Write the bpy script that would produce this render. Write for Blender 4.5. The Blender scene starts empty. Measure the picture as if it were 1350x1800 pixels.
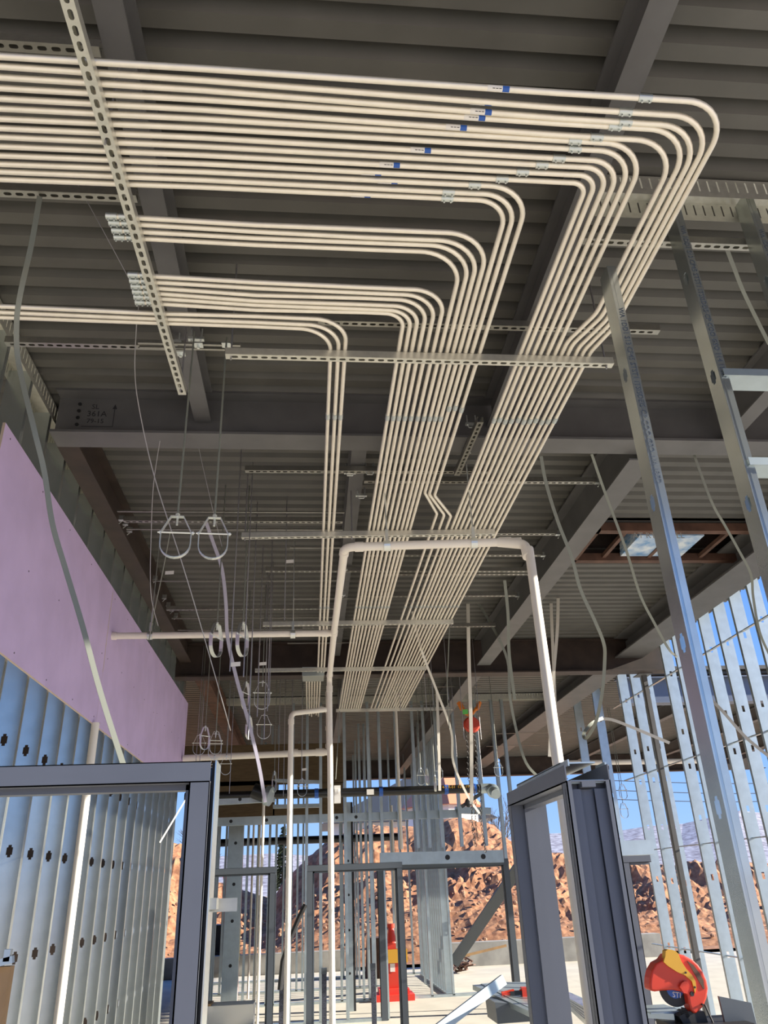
import bpy, math, random
from mathutils import Vector, Matrix, noise
random.seed(7)
S = bpy.context.scene
COL = S.collection
# ------------------------------------------------------------------ camera, sky, sun, exposure
F = 1346.0
PITCH, YAW, ROLL, CZ = 0.455267, 0.105158, 0.041083, 1.85
def cam_axes(a, b, c):
    ca, sa, cb, sb, cc, sc = math.cos(a), math.sin(a), math.cos(b), math.sin(b), math.cos(c), math.sin(c)
    fw = Vector((sb*ca, cb*ca, sa)); ri = Vector((cb, -sb, 0)); dn = fw.cross(ri)
    return cc*ri + sc*dn, -sc*ri + cc*dn, fw
RI, DN, FW = cam_axes(PITCH, YAW, ROLL)
cd = bpy.data.cameras.new('camera'); cam = bpy.data.objects.new('camera', cd); COL.objects.link(cam)
cd.sensor_fit = 'VERTICAL'; cd.sensor_height = 24; cd.lens = F/1800*24
cd.clip_start = 0.05; cd.clip_end = 3000
mw = Matrix.Identity(4)
for i, v in enumerate((RI, -DN, -FW)):
    for r in range(3): mw[r][i] = v[r]
mw[2][3] = CZ
cam.matrix_world = mw
S.camera = cam
C0 = Vector((0, 0, CZ))
def at(px, py, X=None, Y=None, Z=None):
    """the place where the sight line of a photograph point meets a known plane of the building"""
    d = RI*(px-675) + DN*(py-900) + FW*F
    t = X/d.x if X is not None else Y/d.y if Y is not None else (Z-CZ)/d.z
    return C0 + d*t
S.view_settings.view_transform = 'Standard'; S.view_settings.look = 'None'
S.view_settings.gamma = 1; S.view_settings.use_curve_mapping = False
S.view_settings.exposure = 0.38
S.render.engine = 'CYCLES'
S.cycles.max_bounces = 9; S.cycles.diffuse_bounces = 6; S.cycles.glossy_bounces = 5
SUN_EL, SUN_AZ = math.radians(18), math.radians(-7)      # azimuth measured from +X, negative = behind the camera
w = bpy.data.worlds.new('world'); S.world = w; w.use_nodes = True
nt = w.node_tree; nt.nodes.clear()
tc = nt.nodes.new('ShaderNodeTexCoord'); sx = nt.nodes.new('ShaderNodeSeparateXYZ'); rp = nt.nodes.new('ShaderNodeValToRGB')
nt.links.new(tc.outputs['Generated'], sx.inputs[0]); nt.links.new(sx.outputs['Z'], rp.inputs[0])
e = rp.color_ramp.elements; e[0].position = 0.0; e[0].color = (0.36, 0.55, 0.85, 1); e[1].position = 0.75; e[1].color = (0.07, 0.20, 0.62, 1)
m_ = e.new(0.13); m_.color = (0.22, 0.42, 0.84, 1); m_ = e.new(0.35); m_.color = (0.13, 0.31, 0.76, 1)
bg = nt.nodes.new('ShaderNodeBackground'); bg.inputs[1].default_value = 1.0
out = nt.nodes.new('ShaderNodeOutputWorld')
nt.links.new(rp.outputs[0], bg.inputs[0]); nt.links.new(bg.outputs[0], out.inputs[0])
sd = bpy.data.lights.new('sun', 'SUN'); sd.energy = 12.0; sd.angle = 0.009; sd.color = (1.0, 0.93, 0.80)
sun = bpy.data.objects.new('sun', sd); COL.objects.link(sun)
sv = Vector((math.cos(SUN_EL)*math.cos(SUN_AZ), math.cos(SUN_EL)*math.sin(SUN_AZ), math.sin(SUN_EL)))
sun.rotation_euler = sv.to_track_quat('Z', 'Y').to_euler(); sun.location = (20, -8, 12)

# ------------------------------------------------------------------ materials
MAT = {}
def mat(name, col, metal=0.0, rough=0.6, nscale=0, namt=0.0, col2=None, bump=0.0, vor=False, stretch=None, spec=0.5):
    m = bpy.data.materials.new(name); m.use_nodes = True
    n = m.node_tree.nodes; l = m.node_tree.links; b = n['Principled BSDF']
    b.inputs['Base Color'].default_value = (*col, 1); b.inputs['Metallic'].default_value = metal
    b.inputs['Roughness'].default_value = rough; b.inputs['Specular IOR Level'].default_value = spec
    if nscale:
        tc = n.new('ShaderNodeTexCoord'); src = tc.outputs['Object']
        if stretch:
            mp = n.new('ShaderNodeMapping'); mp.inputs['Scale'].default_value = stretch
            l.new(src, mp.inputs[0]); src = mp.outputs[0]
        if vor:
            t = n.new('ShaderNodeTexVoronoi'); t.inputs['Scale'].default_value = nscale; o = t.outputs['Color']
        else:
            t = n.new('ShaderNodeTexNoise'); t.inputs['Scale'].default_value = nscale; t.inputs['Detail'].default_value = 6; o = t.outputs['Fac']
        l.new(src, t.inputs['Vector'])
        rp = n.new('ShaderNodeValToRGB'); c2 = col2 or tuple(min(1, c*(1+namt)) for c in col)
        c1 = col if col2 else tuple(c*(1-namt) for c in col)
        rp.color_ramp.elements[0].position = 0.35; rp.color_ramp.elements[1].position = 0.65
        rp.color_ramp.elements[0].color = (*c1, 1); rp.color_ramp.elements[1].color = (*c2, 1)
        l.new(o, rp.inputs[0]); l.new(rp.outputs[0], b.inputs['Base Color'])
        if bump:
            bp = n.new('ShaderNodeBump'); bp.inputs['Strength'].default_value = bump; bp.inputs['Distance'].default_value = 0.02
            l.new(t.outputs[0], bp.inputs['Height']); l.new(bp.outputs[0], b.inputs['Normal'])
    MAT[name] = m; return m
mat('galvanised', (0.55, 0.59, 0.58), 0.86, 0.25, 9, 0.05)
mat('galvanised_dull', (0.50, 0.57, 0.59), 0.78, 0.40, 9, 0.06)
mat('strut_zinc', (0.66, 0.65, 0.58), 0.7, 0.38, 30, 0.06)
mat('zinc_bright', (0.75, 0.78, 0.76), 0.85, 0.28)
mat('conduit_steel', (0.90, 0.84, 0.72), 0.5, 0.33, 14, 0.04)
mat('conduit_fitting', (0.62, 0.66, 0.64), 0.8, 0.3)
mat('deck_primer', (0.098, 0.094, 0.082), 0.0, 0.48, 3, 0.10)
mat('beam_primer', (0.118, 0.116, 0.115), 0.0, 0.5, 4, 0.10)
mat('beam_brown', (0.042, 0.028, 0.022), 0.0, 0.55, 5, 0.25)
mat('rust', (0.11, 0.055, 0.036), 0.0, 0.7, 6, 0.3)
mat('gypsum_purple', (0.58, 0.45, 0.70), 0.0, 0.75, 2.5, 0.06)
mat('gypsum_edge', (0.62, 0.50, 0.42), 0.0, 0.8)
mat('concrete_floor', (0.60, 0.56, 0.48), 0.0, 0.75, 2.2, 0.08)
mat('concrete', (0.33, 0.32, 0.30), 0.0, 0.85, 3, 0.18)
mat('frame_paint', (0.115, 0.125, 0.155), 0.0, 0.42, 3, 0.05)
mat('frame_gray', (0.085, 0.10, 0.118), 0.0, 0.45)
mat('pvc', (0.84, 0.78, 0.69), 0.0, 0.38)
mat('pvc_mark', (0.06, 0.05, 0.08), 0.0, 0.6)
mat('ink', (0.02, 0.02, 0.025), 0.0, 0.6)
mat('chalk', (0.42, 0.40, 0.37), 0.0, 0.9)
mat('stud_ink', (0.07, 0.09, 0.12), 0.0, 0.6)
mat('strap_metal', (0.19, 0.20, 0.17), 0.25, 0.4)
mat('strut_shaded', (0.40, 0.39, 0.35), 0.85, 0.35, 30, 0.06)  # darker copy of strut_zinc: weaker bounce light near the deck put into the colour
mat('strap_cream', (0.66, 0.62, 0.54), 0.0, 0.5)
mat('strap_violet', (0.36, 0.34, 0.42), 0.2, 0.4)
mat('wire', (0.34, 0.33, 0.34), 0.7, 0.4)
mat('black_pipe', (0.012, 0.012, 0.013), 0.0, 0.25)
mat('red_plastic', (0.62, 0.045, 0.02), 0.0, 0.35)
mat('hoist_red', (0.55, 0.06, 0.03), 0.0, 0.4)
mat('yellow_paint', (0.62, 0.33, 0.03), 0.0, 0.45)
mat('orange', (0.75, 0.22, 0.03), 0.0, 0.5)
mat('green_tag', (0.15, 0.6, 0.12), 0.0, 0.6)
mat('blade_black', (0.02, 0.02, 0.022), 0.0, 0.5)
mat('label_blue', (0.02, 0.10, 0.42), 0.0, 0.4)
mat('label_white', (0.80, 0.77, 0.72), 0.0, 0.5)
mat('black', (0.015, 0.015, 0.017), 0.0, 0.5)
mat('traffic_orange', (0.75, 0.05, 0.03), 0.0, 0.45)
mat('dirt', (0.21, 0.085, 0.04), 0.0, 0.95, 5.0, 0, col2=(0.40, 0.20, 0.10), bump=1.0)
mat('ground_dirt', (0.36, 0.24, 0.16), 0.0, 0.95, 0.15, 0, col2=(0.52, 0.42, 0.33), bump=0.4)
mat('snow_hill', (0.17, 0.155, 0.19), 0.0, 0.9, 0.25, 0, col2=(0.42, 0.42, 0.47))
mat('stone', (0.33, 0.19, 0.12), 0.0, 0.9, 8, 0.2)
mat('lumber', (0.40, 0.24, 0.11), 0.0, 0.7, 6, 0.15)
mat('plywood', (0.115, 0.075, 0.036), 0.0, 0.75, 5, 0, col2=(0.16, 0.105, 0.05), stretch=(1, 1, 9))
mat('box_gray', (0.30, 0.31, 0.28), 0.1, 0.5)
mat('plastic_blue', (0.12, 0.32, 0.62), 0.0, 0.3, 7, 0, col2=(0.75, 0.82, 0.88), stretch=(1, 1, 5))
mat('fascia', (0.13, 0.16, 0.22), 0.0, 0.5)
mat('conifer', (0.035, 0.06, 0.03), 0.0, 0.9, 6, 0.4)
mat('bark', (0.10, 0.075, 0.06), 0.0, 0.9)
mat('tower_white', (0.80, 0.78, 0.74), 0.0, 0.7)
mat('tower_roof', (0.55, 0.20, 0.10), 0.0, 0.6)
mat('pole_red', (0.55, 0.07, 0.04), 0.0, 0.5)
mat('pole_yellow', (0.85, 0.75, 0.15), 0.0, 0.5)
mat('sleeve', (0.05, 0.055, 0.08), 0.0, 0.8, 90, 0.7)

# ------------------------------------------------------------------ mesh helpers
class MB:
    def __init__(s): s.v = []; s.f = []; s.m = []
    def add(s, vs, fs, mi=0):
        o = len(s.v); s.v += [tuple(v) for v in vs]; s.f += [[i+o for i in f] for f in fs]; s.m += [mi]*len(fs)
    def box(s, x0, x1, y0, y1, z0, z1, mi=0):
        s.add([(x0,y0,z0),(x1,y0,z0),(x1,y1,z0),(x0,y1,z0),(x0,y0,z1),(x1,y0,z1),(x1,y1,z1),(x0,y1,z1)],
              [[0,3,2,1],[4,5,6,7],[0,1,5,4],[1,2,6,5],[2,3,7,6],[3,0,4,7]], mi)
    def bar(s, p, q, w, h, up=(0,0,1), mi=0):
        p, q = Vector(p), Vector(q); d = (q-p).normalized(); u = Vector(up)
        a = d.cross(u)
        if a.length < 1e-4: a = d.cross(Vector((0,1,0)))
        a.normalize(); b = a.cross(d).normalized(); a = a*w/2; b = b*h/2
        vs = [p-a-b, p+a-b, p+a+b, p-a+b, q-a-b, q+a-b, q+a+b, q-a+b]
        s.add(vs, [[0,3,2,1],[4,5,6,7],[0,1,5,4],[1,2,6,5],[2,3,7,6],[3,0,4,7]], mi)
    def tube(s, pts, r, n=10, mi=0, cap=True):
        pts = [Vector(p) for p in pts]; m = len(pts); o = len(s.v)
        rs = r if isinstance(r, (list, tuple)) else [r]*m
        T = [(pts[min(i+1, m-1)]-pts[max(i-1, 0)]).normalized() for i in range(m)]
        a = T[0].orthogonal().normalized()
        for i in range(m):
            a = (a - T[i]*a.dot(T[i])).normalized(); b = T[i].cross(a)
            for k in range(n):
                t = 2*math.pi*k/n; s.v.append(tuple(pts[i]+(a*math.cos(t)+b*math.sin(t))*rs[i]))
        for i in range(m-1):
            for k in range(n):
                k2 = (k+1) % n
                s.f.append([o+i*n+k, o+i*n+k2, o+(i+1)*n+k2, o+(i+1)*n+k]); s.m.append(mi)
        if cap:
            s.f.append([o+k for k in range(n)][::-1]); s.m.append(mi)
            s.f.append([o+(m-1)*n+k for k in range(n)]); s.m.append(mi)
    def ribbon(s, pts, wv, th=0.002, closed=False, mi=0):
        """flat band: wv is the half width vector (or one per point)"""
        pts = [Vector(p) for p in pts]; m = len(pts)
        W = [Vector(x) for x in wv] if isinstance(wv, list) else [Vector(wv)]*m
        o = len(s.v)
        for i in range(m):
            t = (pts[(i+1) % m if closed else min(i+1, m-1)]-pts[(i-1) % m if closed else max(i-1, 0)]).normalized()
            nrm = t.cross(W[i]).normalized()*th/2
            for q in (pts[i]-W[i]-nrm, pts[i]+W[i]-nrm, pts[i]+W[i]+nrm, pts[i]-W[i]+nrm): s.v.append(tuple(q))
        for i in range(m if closed else m-1):
            j = (i+1) % m
            for k in range(4):
                k2 = (k+1) % 4
                s.f.append([o+i*4+k, o+i*4+k2, o+j*4+k2, o+j*4+k]); s.m.append(mi)
        if not closed:
            s.f.append([o, o+3, o+2, o+1]); s.m.append(mi)
            s.f.append([o+(m-1)*4+k for k in range(4)]); s.m.append(mi)
    def prism(s, poly, d, mi=0):
        """poly: points in one plane; d: extrusion vector"""
        n = len(poly); d = Vector(d)
        vs = [Vector(p) for p in poly]+[Vector(p)+d for p in poly]
        s.add(vs, [list(range(n))[::-1], [i+n for i in range(n)]]+[[i, (i+1) % n, (i+1) % n+n, i+n] for i in range(n)], mi)
    def sphere(s, c, r, n=12, mi=0, sc=(1,1,1)):
        vs = []; fs = []
        for i in range(n//2+1):
            a = math.pi*i/(n//2)
            for k in range(n):
                b = 2*math.pi*k/n
                vs.append((c[0]+r*sc[0]*math.sin(a)*math.cos(b), c[1]+r*sc[1]*math.sin(a)*math.sin(b), c[2]+r*sc[2]*math.cos(a)))
        for i in range(n//2):
            for k in range(n):
                fs.append([i*n+k, (i+1)*n+k, (i+1)*n+(k+1) % n, i*n+(k+1) % n])
        s.add(vs, fs, mi)
    def plate(s, org, U, V, L, W, holes, shape, mi=0):
        """sheet with real holes: runs L along U, W across V (centred); holes = centres along U; shape(a) = quarter outline points"""
        org, U, V = Vector(org), Vector(U), Vector(V)
        P = lambda u, v: org+U*u+V*v
        cl = shape[0]; q = shape[1]                 # cell length, quarter outline from (u=0 side, v max) to (u max, v=0 side)
        x = 0
        for h in sorted(holes):
            a, b = h-cl/2, h+cl/2
            if a < x-1e-6 or b > L+1e-6: continue
            if a > x+1e-6: s.add([P(x,-W/2), P(a,-W/2), P(a,W/2), P(x,W/2)], [[0,1,2,3]], mi)
            k = len(q)
            for su, svv in ((1,1), (1,-1), (-1,-1), (-1,1)):
                pts = [P(h+su*u, svv*v) for u, v in q]
                o0 = P(h+su*q[0][0], svv*W/2); c = P(h+su*cl/2, svv*W/2); o1 = P(h+su*cl/2, svv*q[-1][1])
                f = list(range(k+3)); vs = pts+[o1, c, o0]
                if su*svv < 0: f = f[::-1]
                s.add(vs, [f], mi)
            u0 = q[0][0]; vm = q[0][1]; um = q[-1][0]; v1 = q[-1][1]
            for sg in (1, -1):
                s.add([P(h-u0, sg*vm), P(h+u0, sg*vm), P(h+u0, sg*W/2), P(h-u0, sg*W/2)], [[0,1,2,3][::sg]], mi)
                s.add([P(h+sg*um, -v1), P(h+sg*cl/2, -v1), P(h+sg*cl/2, v1), P(h+sg*um, v1)], [[0,1,2,3][::sg]], mi)
            x = b
        if x < L-1e-6: s.add([P(x,-W/2), P(L,-W/2), P(L,W/2), P(x,W/2)], [[0,1,2,3]], mi)

SLOT = (0.0508, [(0.009, 0.0085), (0.0145, 0.0065), (0.0168, 0.002)])
KNOCK_RECT = (0.12, [(0.034, 0.016), (0.036, 0.014)])

def link(o): COL.objects.link(o); return o
def obj(name, mb, mats, parent=None, smooth=False, base=True, solid=0):
    me = bpy.data.meshes.new(name)
    v = mb.v
    xs = [p[0] for p in v]; ys = [p[1] for p in v]; zs = [p[2] for p in v]
    c = Vector(((min(xs)+max(xs))/2, (min(ys)+max(ys))/2, min(zs))) if base else Vector((0,0,0))
    me.from_pydata([(p[0]-c.x, p[1]-c.y, p[2]-c.z) for p in v], [], mb.f)
    mats = [mats] if isinstance(mats, str) else mats
    for m in mats: me.materials.append(MAT[m])
    if len(mats) > 1: me.polygons.foreach_set('material_index', mb.m)
    if smooth: me.polygons.foreach_set('use_smooth', [True]*len(me.polygons))
    me.update()
    o = link(bpy.data.objects.new(name, me)); o.location = c
    if smooth:
        try:
            me.set_sharp_from_angle(angle=math.radians(40))
        except Exception: pass
    if solid:
        md = o.modifiers.new('thickness', 'SOLIDIFY'); md.thickness = solid; md.offset = 0
    if parent is not None:
        o.parent = parent; o.location = c-parent.location
    return o
def tag(o, label, cat, group=None, kind=None):
    o['label'] = label; o['category'] = cat
    if group: o['group'] = group
    o['kind'] = kind or 'thing'
    return o
def empty(name, loc, label, cat, group=None):
    o = link(bpy.data.objects.new(name, None)); o.location = loc; o.empty_display_size = 0.1
    return tag(o, label, cat, group)
def struct(name, mb, m, **k):
    o = obj(name, mb, m, **k); o['kind'] = 'structure'; return o
def text(name, body, size, loc, xdir, ydir, m, parent=None, th=0.0008):
    cu = bpy.data.curves.new(name, 'FONT'); cu.body = body; cu.size = size; cu.extrude = th; cu.resolution_u = 2
    o = bpy.data.objects.new(name, cu)
    me = bpy.data.meshes.new_from_object(o); bpy.data.objects.remove(o)
    X = Vector(xdir).normalized(); Yv = Vector(ydir).normalized(); Zv = X.cross(Yv)
    me.transform(Matrix(((X.x, Yv.x, Zv.x, 0), (X.y, Yv.y, Zv.y, 0), (X.z, Yv.z, Zv.z, 0), (0,0,0,1))))
    me.materials.clear(); me.materials.append(MAT[m])
    o = link(bpy.data.objects.new(name, me)); o.location = loc
    if parent is not None:
        o.parent = parent; pm = Matrix.Translation(parent.location) @ parent.rotation_euler.to_matrix().to_4x4()
        if parent.parent is None: o.matrix_parent_inverse = pm.inverted()
    return o
ORD = ('first second third fourth fifth sixth seventh eighth ninth tenth eleventh twelfth thirteenth fourteenth fifteenth sixteenth '
       'seventeenth eighteenth nineteenth twentieth twenty-first twenty-second twenty-third twenty-fourth twenty-fifth twenty-sixth '
       'twenty-seventh twenty-eighth twenty-ninth thirtieth thirty-first thirty-second thirty-third').split()

# ------------------------------------------------------------------ floor, ground, deck
b = MB(); b.box(-9, 5.35, -7, 22.3, -0.15, 0); struct('floor', b, 'concrete_floor')
b = MB(); b.box(5.35, 14, 12.6, 22.3, -0.15, 0); b.box(5.35, 9, -7, 12.6, -0.25, -0.05); struct('slab_apron', b, 'concrete_floor')
b = MB(); b.box(-700, 700, -300, 900, -0.6, -0.16); struct('ground', b, 'ground_dirt')

def deck(name, y0, y1, spans, z=5.0, p=0.1524, m='deck_primer', phase=0.0):
    b = MB(); n = int((y1-y0)/p)
    prof = [(0, 0), (0.076, 0), (0.078, 0.060), (0.112, 0.060), (0.1524, 0)]
    for i in range(n):
        y = y0+i*p+phase
        for (x0, x1) in spans(y):
            for (a, za), (c, zc) in zip(prof[:-1], prof[1:]):
                b.add([(x0, y+a, z+za), (x1, y+a, z+za), (x1, y+c, z+zc), (x0, y+c, z+zc)], [[3,2,1,0]])
            b.add([(x0, y, z+0.07), (x1, y, z+0.07), (x1, y+p, z+0.07), (x0, y+p, z+0.07)], [[0,1,2,3]])
    return struct(name, b, m)
def main_spans(y):
    return [(-9, 2.80), (4.78, 5.35)] if 6.62 <= y <= 7.30 else [(-9, 5.35)]
deck('ceiling', -1.6, 22.2, main_spans)
deck('ceiling_wing', 12.75, 22.2, lambda y: [(5.35, 13)])
b = MB(); b.box(-9, 5.35, -1.6, 22.3, 5.07, 5.12)
b = MB()
for y0, y1, sp in ((-1.6, 6.55, (-9, 5.4)), (7.45, 22.3, (-9, 5.4)), (6.55, 7.45, (-9, 2.75)), (6.55, 7.45, (4.85, 5.4))):
    b.box(sp[0], sp[1], y0, y1, 5.075, 5.14)
b.box(5.4, 13, 12.75, 22.3, 5.075, 5.14)
struct('roof', b, 'deck_primer')

b = MB(); b.box(-9.15, -9, -1.6, 21.5, 0, 5.0); struct('wall_left', b, 'beam_brown')
b = MB(); b.box(-9, -2.35, 13.0, 13.12, 0, 4.98); struct('wall_partition', b, 'beam_brown')
# ------------------------------------------------------------------ steel beams
def ibeam(p, q, d, wf, tf=0.014, tw=0.009, zb=None):
    """I section from p to q (x,y), bottom at zb"""
    b = MB(); p = Vector((p[0], p[1], 0)); q = Vector((q[0], q[1], 0)); z = Vector((0,0,1))
    b.bar(p+z*(zb+tf/2), q+z*(zb+tf/2), wf, tf)
    b.bar(p+z*(zb+d-tf/2), q+z*(zb+d-tf/2), wf, tf)
    b.bar(p+z*(zb+d/2), q+z*(zb+d/2), tw, d-2*tf)
    return b
def beam(p, q, d, wf, zb, m, label, tf=0.014):
    return tag(obj('steel_beam', ibeam(p, q, d, wf, tf, 0.010, zb), m), label, 'beam', None, 'thing')
beam((-0.75, -1.6), (-0.75, 4.56), 0.22, 0.112, 4.78, 'beam_primer', 'grey steel beam at upper left, crossed by the nearest slotted strut')
beam((1.30, -1.6), (1.30, 4.56), 0.22, 0.112, 4.78, 'beam_primer', 'grey steel beam passing under the conduit bends at upper right')
beam((3.04, -1.6), (3.04, 4.56), 0.30, 0.12, 4.70, 'beam_primer', 'grey steel beam at the right edge beyond the freestanding studs')
g1 = ibeam((-1.74, 4.60), (6.2, 4.60), 0.35, 0.20, 0.018, 0.011, 4.65)
g1o = empty('girder', (-1.74, 4.60, 4.65), 'wide dark steel girder across the room with hand-written marks at its left end', 'girder')
obj('girder_section', g1, 'beam_primer', g1o)
for k in range(5):
    hb = MB(); hb.tube([(-1.60, 4.592, 4.71+k*0.055), (-1.60, 4.588, 4.71+k*0.055)], 0.013, 10)
    obj('bolt_hole', hb, 'black', g1o)
yw = 4.5935
text('handwriting', '361A', 0.062, (-1.545, yw, 4.835), (1,0,0), (0,0,1), 'ink', g1o)
text('handwriting', 'SL', 0.055, (-1.52, yw, 4.895), (1,0,0), (0,0,1), 'ink', g1o)
text('handwriting', '79-15', 0.05, (-1.54, yw, 4.78), (1,0,0), (0,0,1), 'ink', g1o)
b = MB(); b.box(-1.57, -1.36, yw-0.001, yw, 4.75, 4.754); b.box(-1.364, -1.36, yw-0.001, yw, 4.75, 4.90)
b.add([(-1.378, yw-.001, 4.895), (-1.346, yw-.001, 4.895), (-1.362, yw-.001, 4.935)], [[0,1,2]]); obj('drawn_arrow', b, 'ink', g1o)
beam((0.35, 4.70), (0.35, 10.45), 0.24, 0.112, 4.76, 'beam_primer', 'grey steel beam above the conduits in the middle bay')
beam((2.42, 4.70), (2.42, 10.45), 0.38, 0.19, 4.60, 'beam_primer', 'deep grey beam slanting down to the right of the conduit run')
beam((4.62, -1.6), (4.62, 10.9), 0.28, 0.42, 4.72, 'beam_primer', 'wide grey edge beam along the right stud wall, nearer length', 0.02)
beam((4.62, 10.9), (4.62, 21.9), 0.28, 0.42, 4.72, 'beam_primer', 'wide grey edge beam of the far bay at right', 0.02)
tag(obj('girder', ibeam((-1.86, 10.62), (5.2, 10.62), 0.48, 0.22, 0.02, 0.012, 4.51), 'beam_brown'),
    'dark reddish-brown girder crossing behind the conduits', 'girder')
beam((-1.70, 4.72), (-1.70, 10.5), 0.30, 0.15, 4.70, 'beam_brown', 'rusty brown beam above the purple board along the left wall')
beam((-1.60, 10.75), (-1.60, 21.9), 0.30, 0.20, 4.68, 'rust', 'rusty beam continuing left of the far hangers')
beam((0.55, 10.75), (0.55, 21.9), 0.30, 0.14, 4.70, 'beam_primer', 'grey beam over the far end of the conduits')
beam((2.42, 10.75), (2.42, 21.9), 0.38, 0.19, 4.60, 'beam_primer', 'grey beam of the far bay carrying the red chain hoist')
tag(obj('girder', ibeam((-9, 22.0), (5.2, 22.0), 0.48, 0.24, 0.02, 0.012, 4.51), 'beam_brown'), 'dark girder at the far edge of the roof, behind the far studs', 'girder')
tag(obj('girder', ibeam((5.3, 12.85), (13, 12.85), 0.45, 0.24, 0.02, 0.012, 4.51), 'fascia'), 'blue-grey girder at the near edge of the wing roof, seen through the right studs', 'girder')
tag(obj('girder', ibeam((5.3, 22.0), (13, 22.0), 0.48, 0.24, 0.02, 0.012, 4.51), 'beam_brown'), 'dark girder at the far edge of the wing roof', 'girder')
for k, x in enumerate((7.2, 9.4, 11.6)):
    beam((x, 12.97), (x, 21.9), 0.26, 0.13, 4.72, 'beam_primer', f'{ORD[k]} grey joist under the wing roof from the stud wall')
# roof opening with wrapped unit
t = empty('roof_opening_frame', (3.8, 7.0, 4.9), 'rusty steel angle frame around the roof opening at right', 'frame')
b = MB(); b.box(2.78, 4.8, 6.58, 6.66, 4.90, 4.985); b.box(2.78, 4.8, 7.34, 7.42, 4.90, 4.985)
b.box(2.74, 2.82, 6.58, 7.42, 4.90, 4.985); b.box(4.76, 4.84, 6.58, 7.42, 4.90, 4.985); obj('angle_ring', b, 'rust', t)
for x in (3.12, 3.62, 4.2):
    b = MB(); b.box(x-.02, x+.02, 6.6, 7.4, 4.93, 4.97); obj('cross_angle', b, 'rust', t)
b = MB(); b.box(2.74, 4.84, 6.50, 6.56, 5.0, 5.6); b.box(2.74, 4.84, 7.44, 7.5, 5.0, 5.6); b.box(2.70, 2.76, 6.5, 7.5, 5.0, 5.6); b.box(4.82, 4.88, 6.5, 7.5, 5.0, 5.6); b.box(2.7, 4.88, 6.5, 7.5, 5.6, 5.65); obj('curb', b, 'beam_brown', t)
text('chalk_mark', 'AT RTU P ALL', 0.085, at(1130, 946, Y=6.56)+Vector((-0.1, -0.004, 0)), (1,0,0), (0,0,1), 'chalk', t)
b = MB()
for i in range(6):
    b.box(3.30+i*.006, 3.98-i*.02, 6.78+i*.01, 7.32, 4.94+i*.05, 4.99+i*.05)
tag(obj('wrapped_unit', b, 'plastic_blue'), 'blue and clear plastic-wrapped unit sitting in the roof opening', 'unit')

# ------------------------------------------------------------------ strut channels
def strut(p, q, z, label, group='slotted strut channels', H=0.041, m='strut_zinc', slots=True, solid=True, rail=False):
    if rail:
        b = MB(); b.bar((p[0], p[1], z), (q[0], q[1], z), 0.016, 0.012)
        return tag(obj('support_rail', b, 'strut_shaded'), label, 'rail', group)
    return strut_(p, q, z, label, group, H, m, slots, solid)
def strut_(p, q, z, label, group, H, m, slots, solid):
    """slotted face looks down at height z, from p to q (x,y)"""
    p, q = Vector((p[0], p[1], z)), Vector((q[0], q[1], z)); L = (q-p).length; U = (q-p)/L; V = Vector((0,0,1)).cross(U)
    b = MB(); n = int((L-0.02)/0.0508); s0 = (L-n*0.0508)/2
    if slots: b.plate(p, U, V, L, 0.041, [s0+0.0254+i*0.0508 for i in range(n)], SLOT)
    else: b.plate(p, U, V, L, 0.041, [], SLOT)
    Z = Vector((0,0,1))
    for sg in (1, -1):
        e = V*0.0205*sg
        b.add([p+e, q+e, q+e+Z*H, p+e+Z*H], [[0,1,2,3]]); e2 = V*0.011*sg
        b.add([p+e+Z*H, q+e+Z*H, q+e2+Z*H, p+e2+Z*H], [[0,1,2,3]])
    o = obj('strut_channel', b, m, solid=0.0022 if solid else 0)
    return tag(o, label, 'strut', group)
def rod(x, y, z0, z1, label, r=0.005, group='threaded rods', m='wire', tilt=0.0):
    b = MB(); b.tube([(x, y, z0), (x+tilt, y, z1)], r, 6)
    return tag(obj('threaded_rod', b, m, smooth=True), label, 'rod', group)
ZS = 4.35
T0a, T0b = (-0.775, 0.9), (-0.719, 3.615)
strut(T0a, T0b, ZS, 'slotted strut at left running away from the viewer under the conduits')
strut((-0.448, 3.262), (1.628, 3.262), ZS, 'slotted trapeze strut, nearest of those crossing under the conduits')
strut((-0.545, 5.56), (1.463, 5.48), ZS, 'slotted trapeze strut, second crossing under the conduits above the white pipe')
strut((-0.50, 7.80), (1.515, 7.77), ZS, 'slotted trapeze strut, third crossing under the conduits')
strut((-0.70, 9.68), (1.49, 9.68), ZS, 'slotted trapeze strut just before the brown girder, with the grey box')
strut((0.40, 12.2), (2.26, 12.22), ZS, 'slotted trapeze strut at the far end of the conduits')
ZU = 4.705
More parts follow.
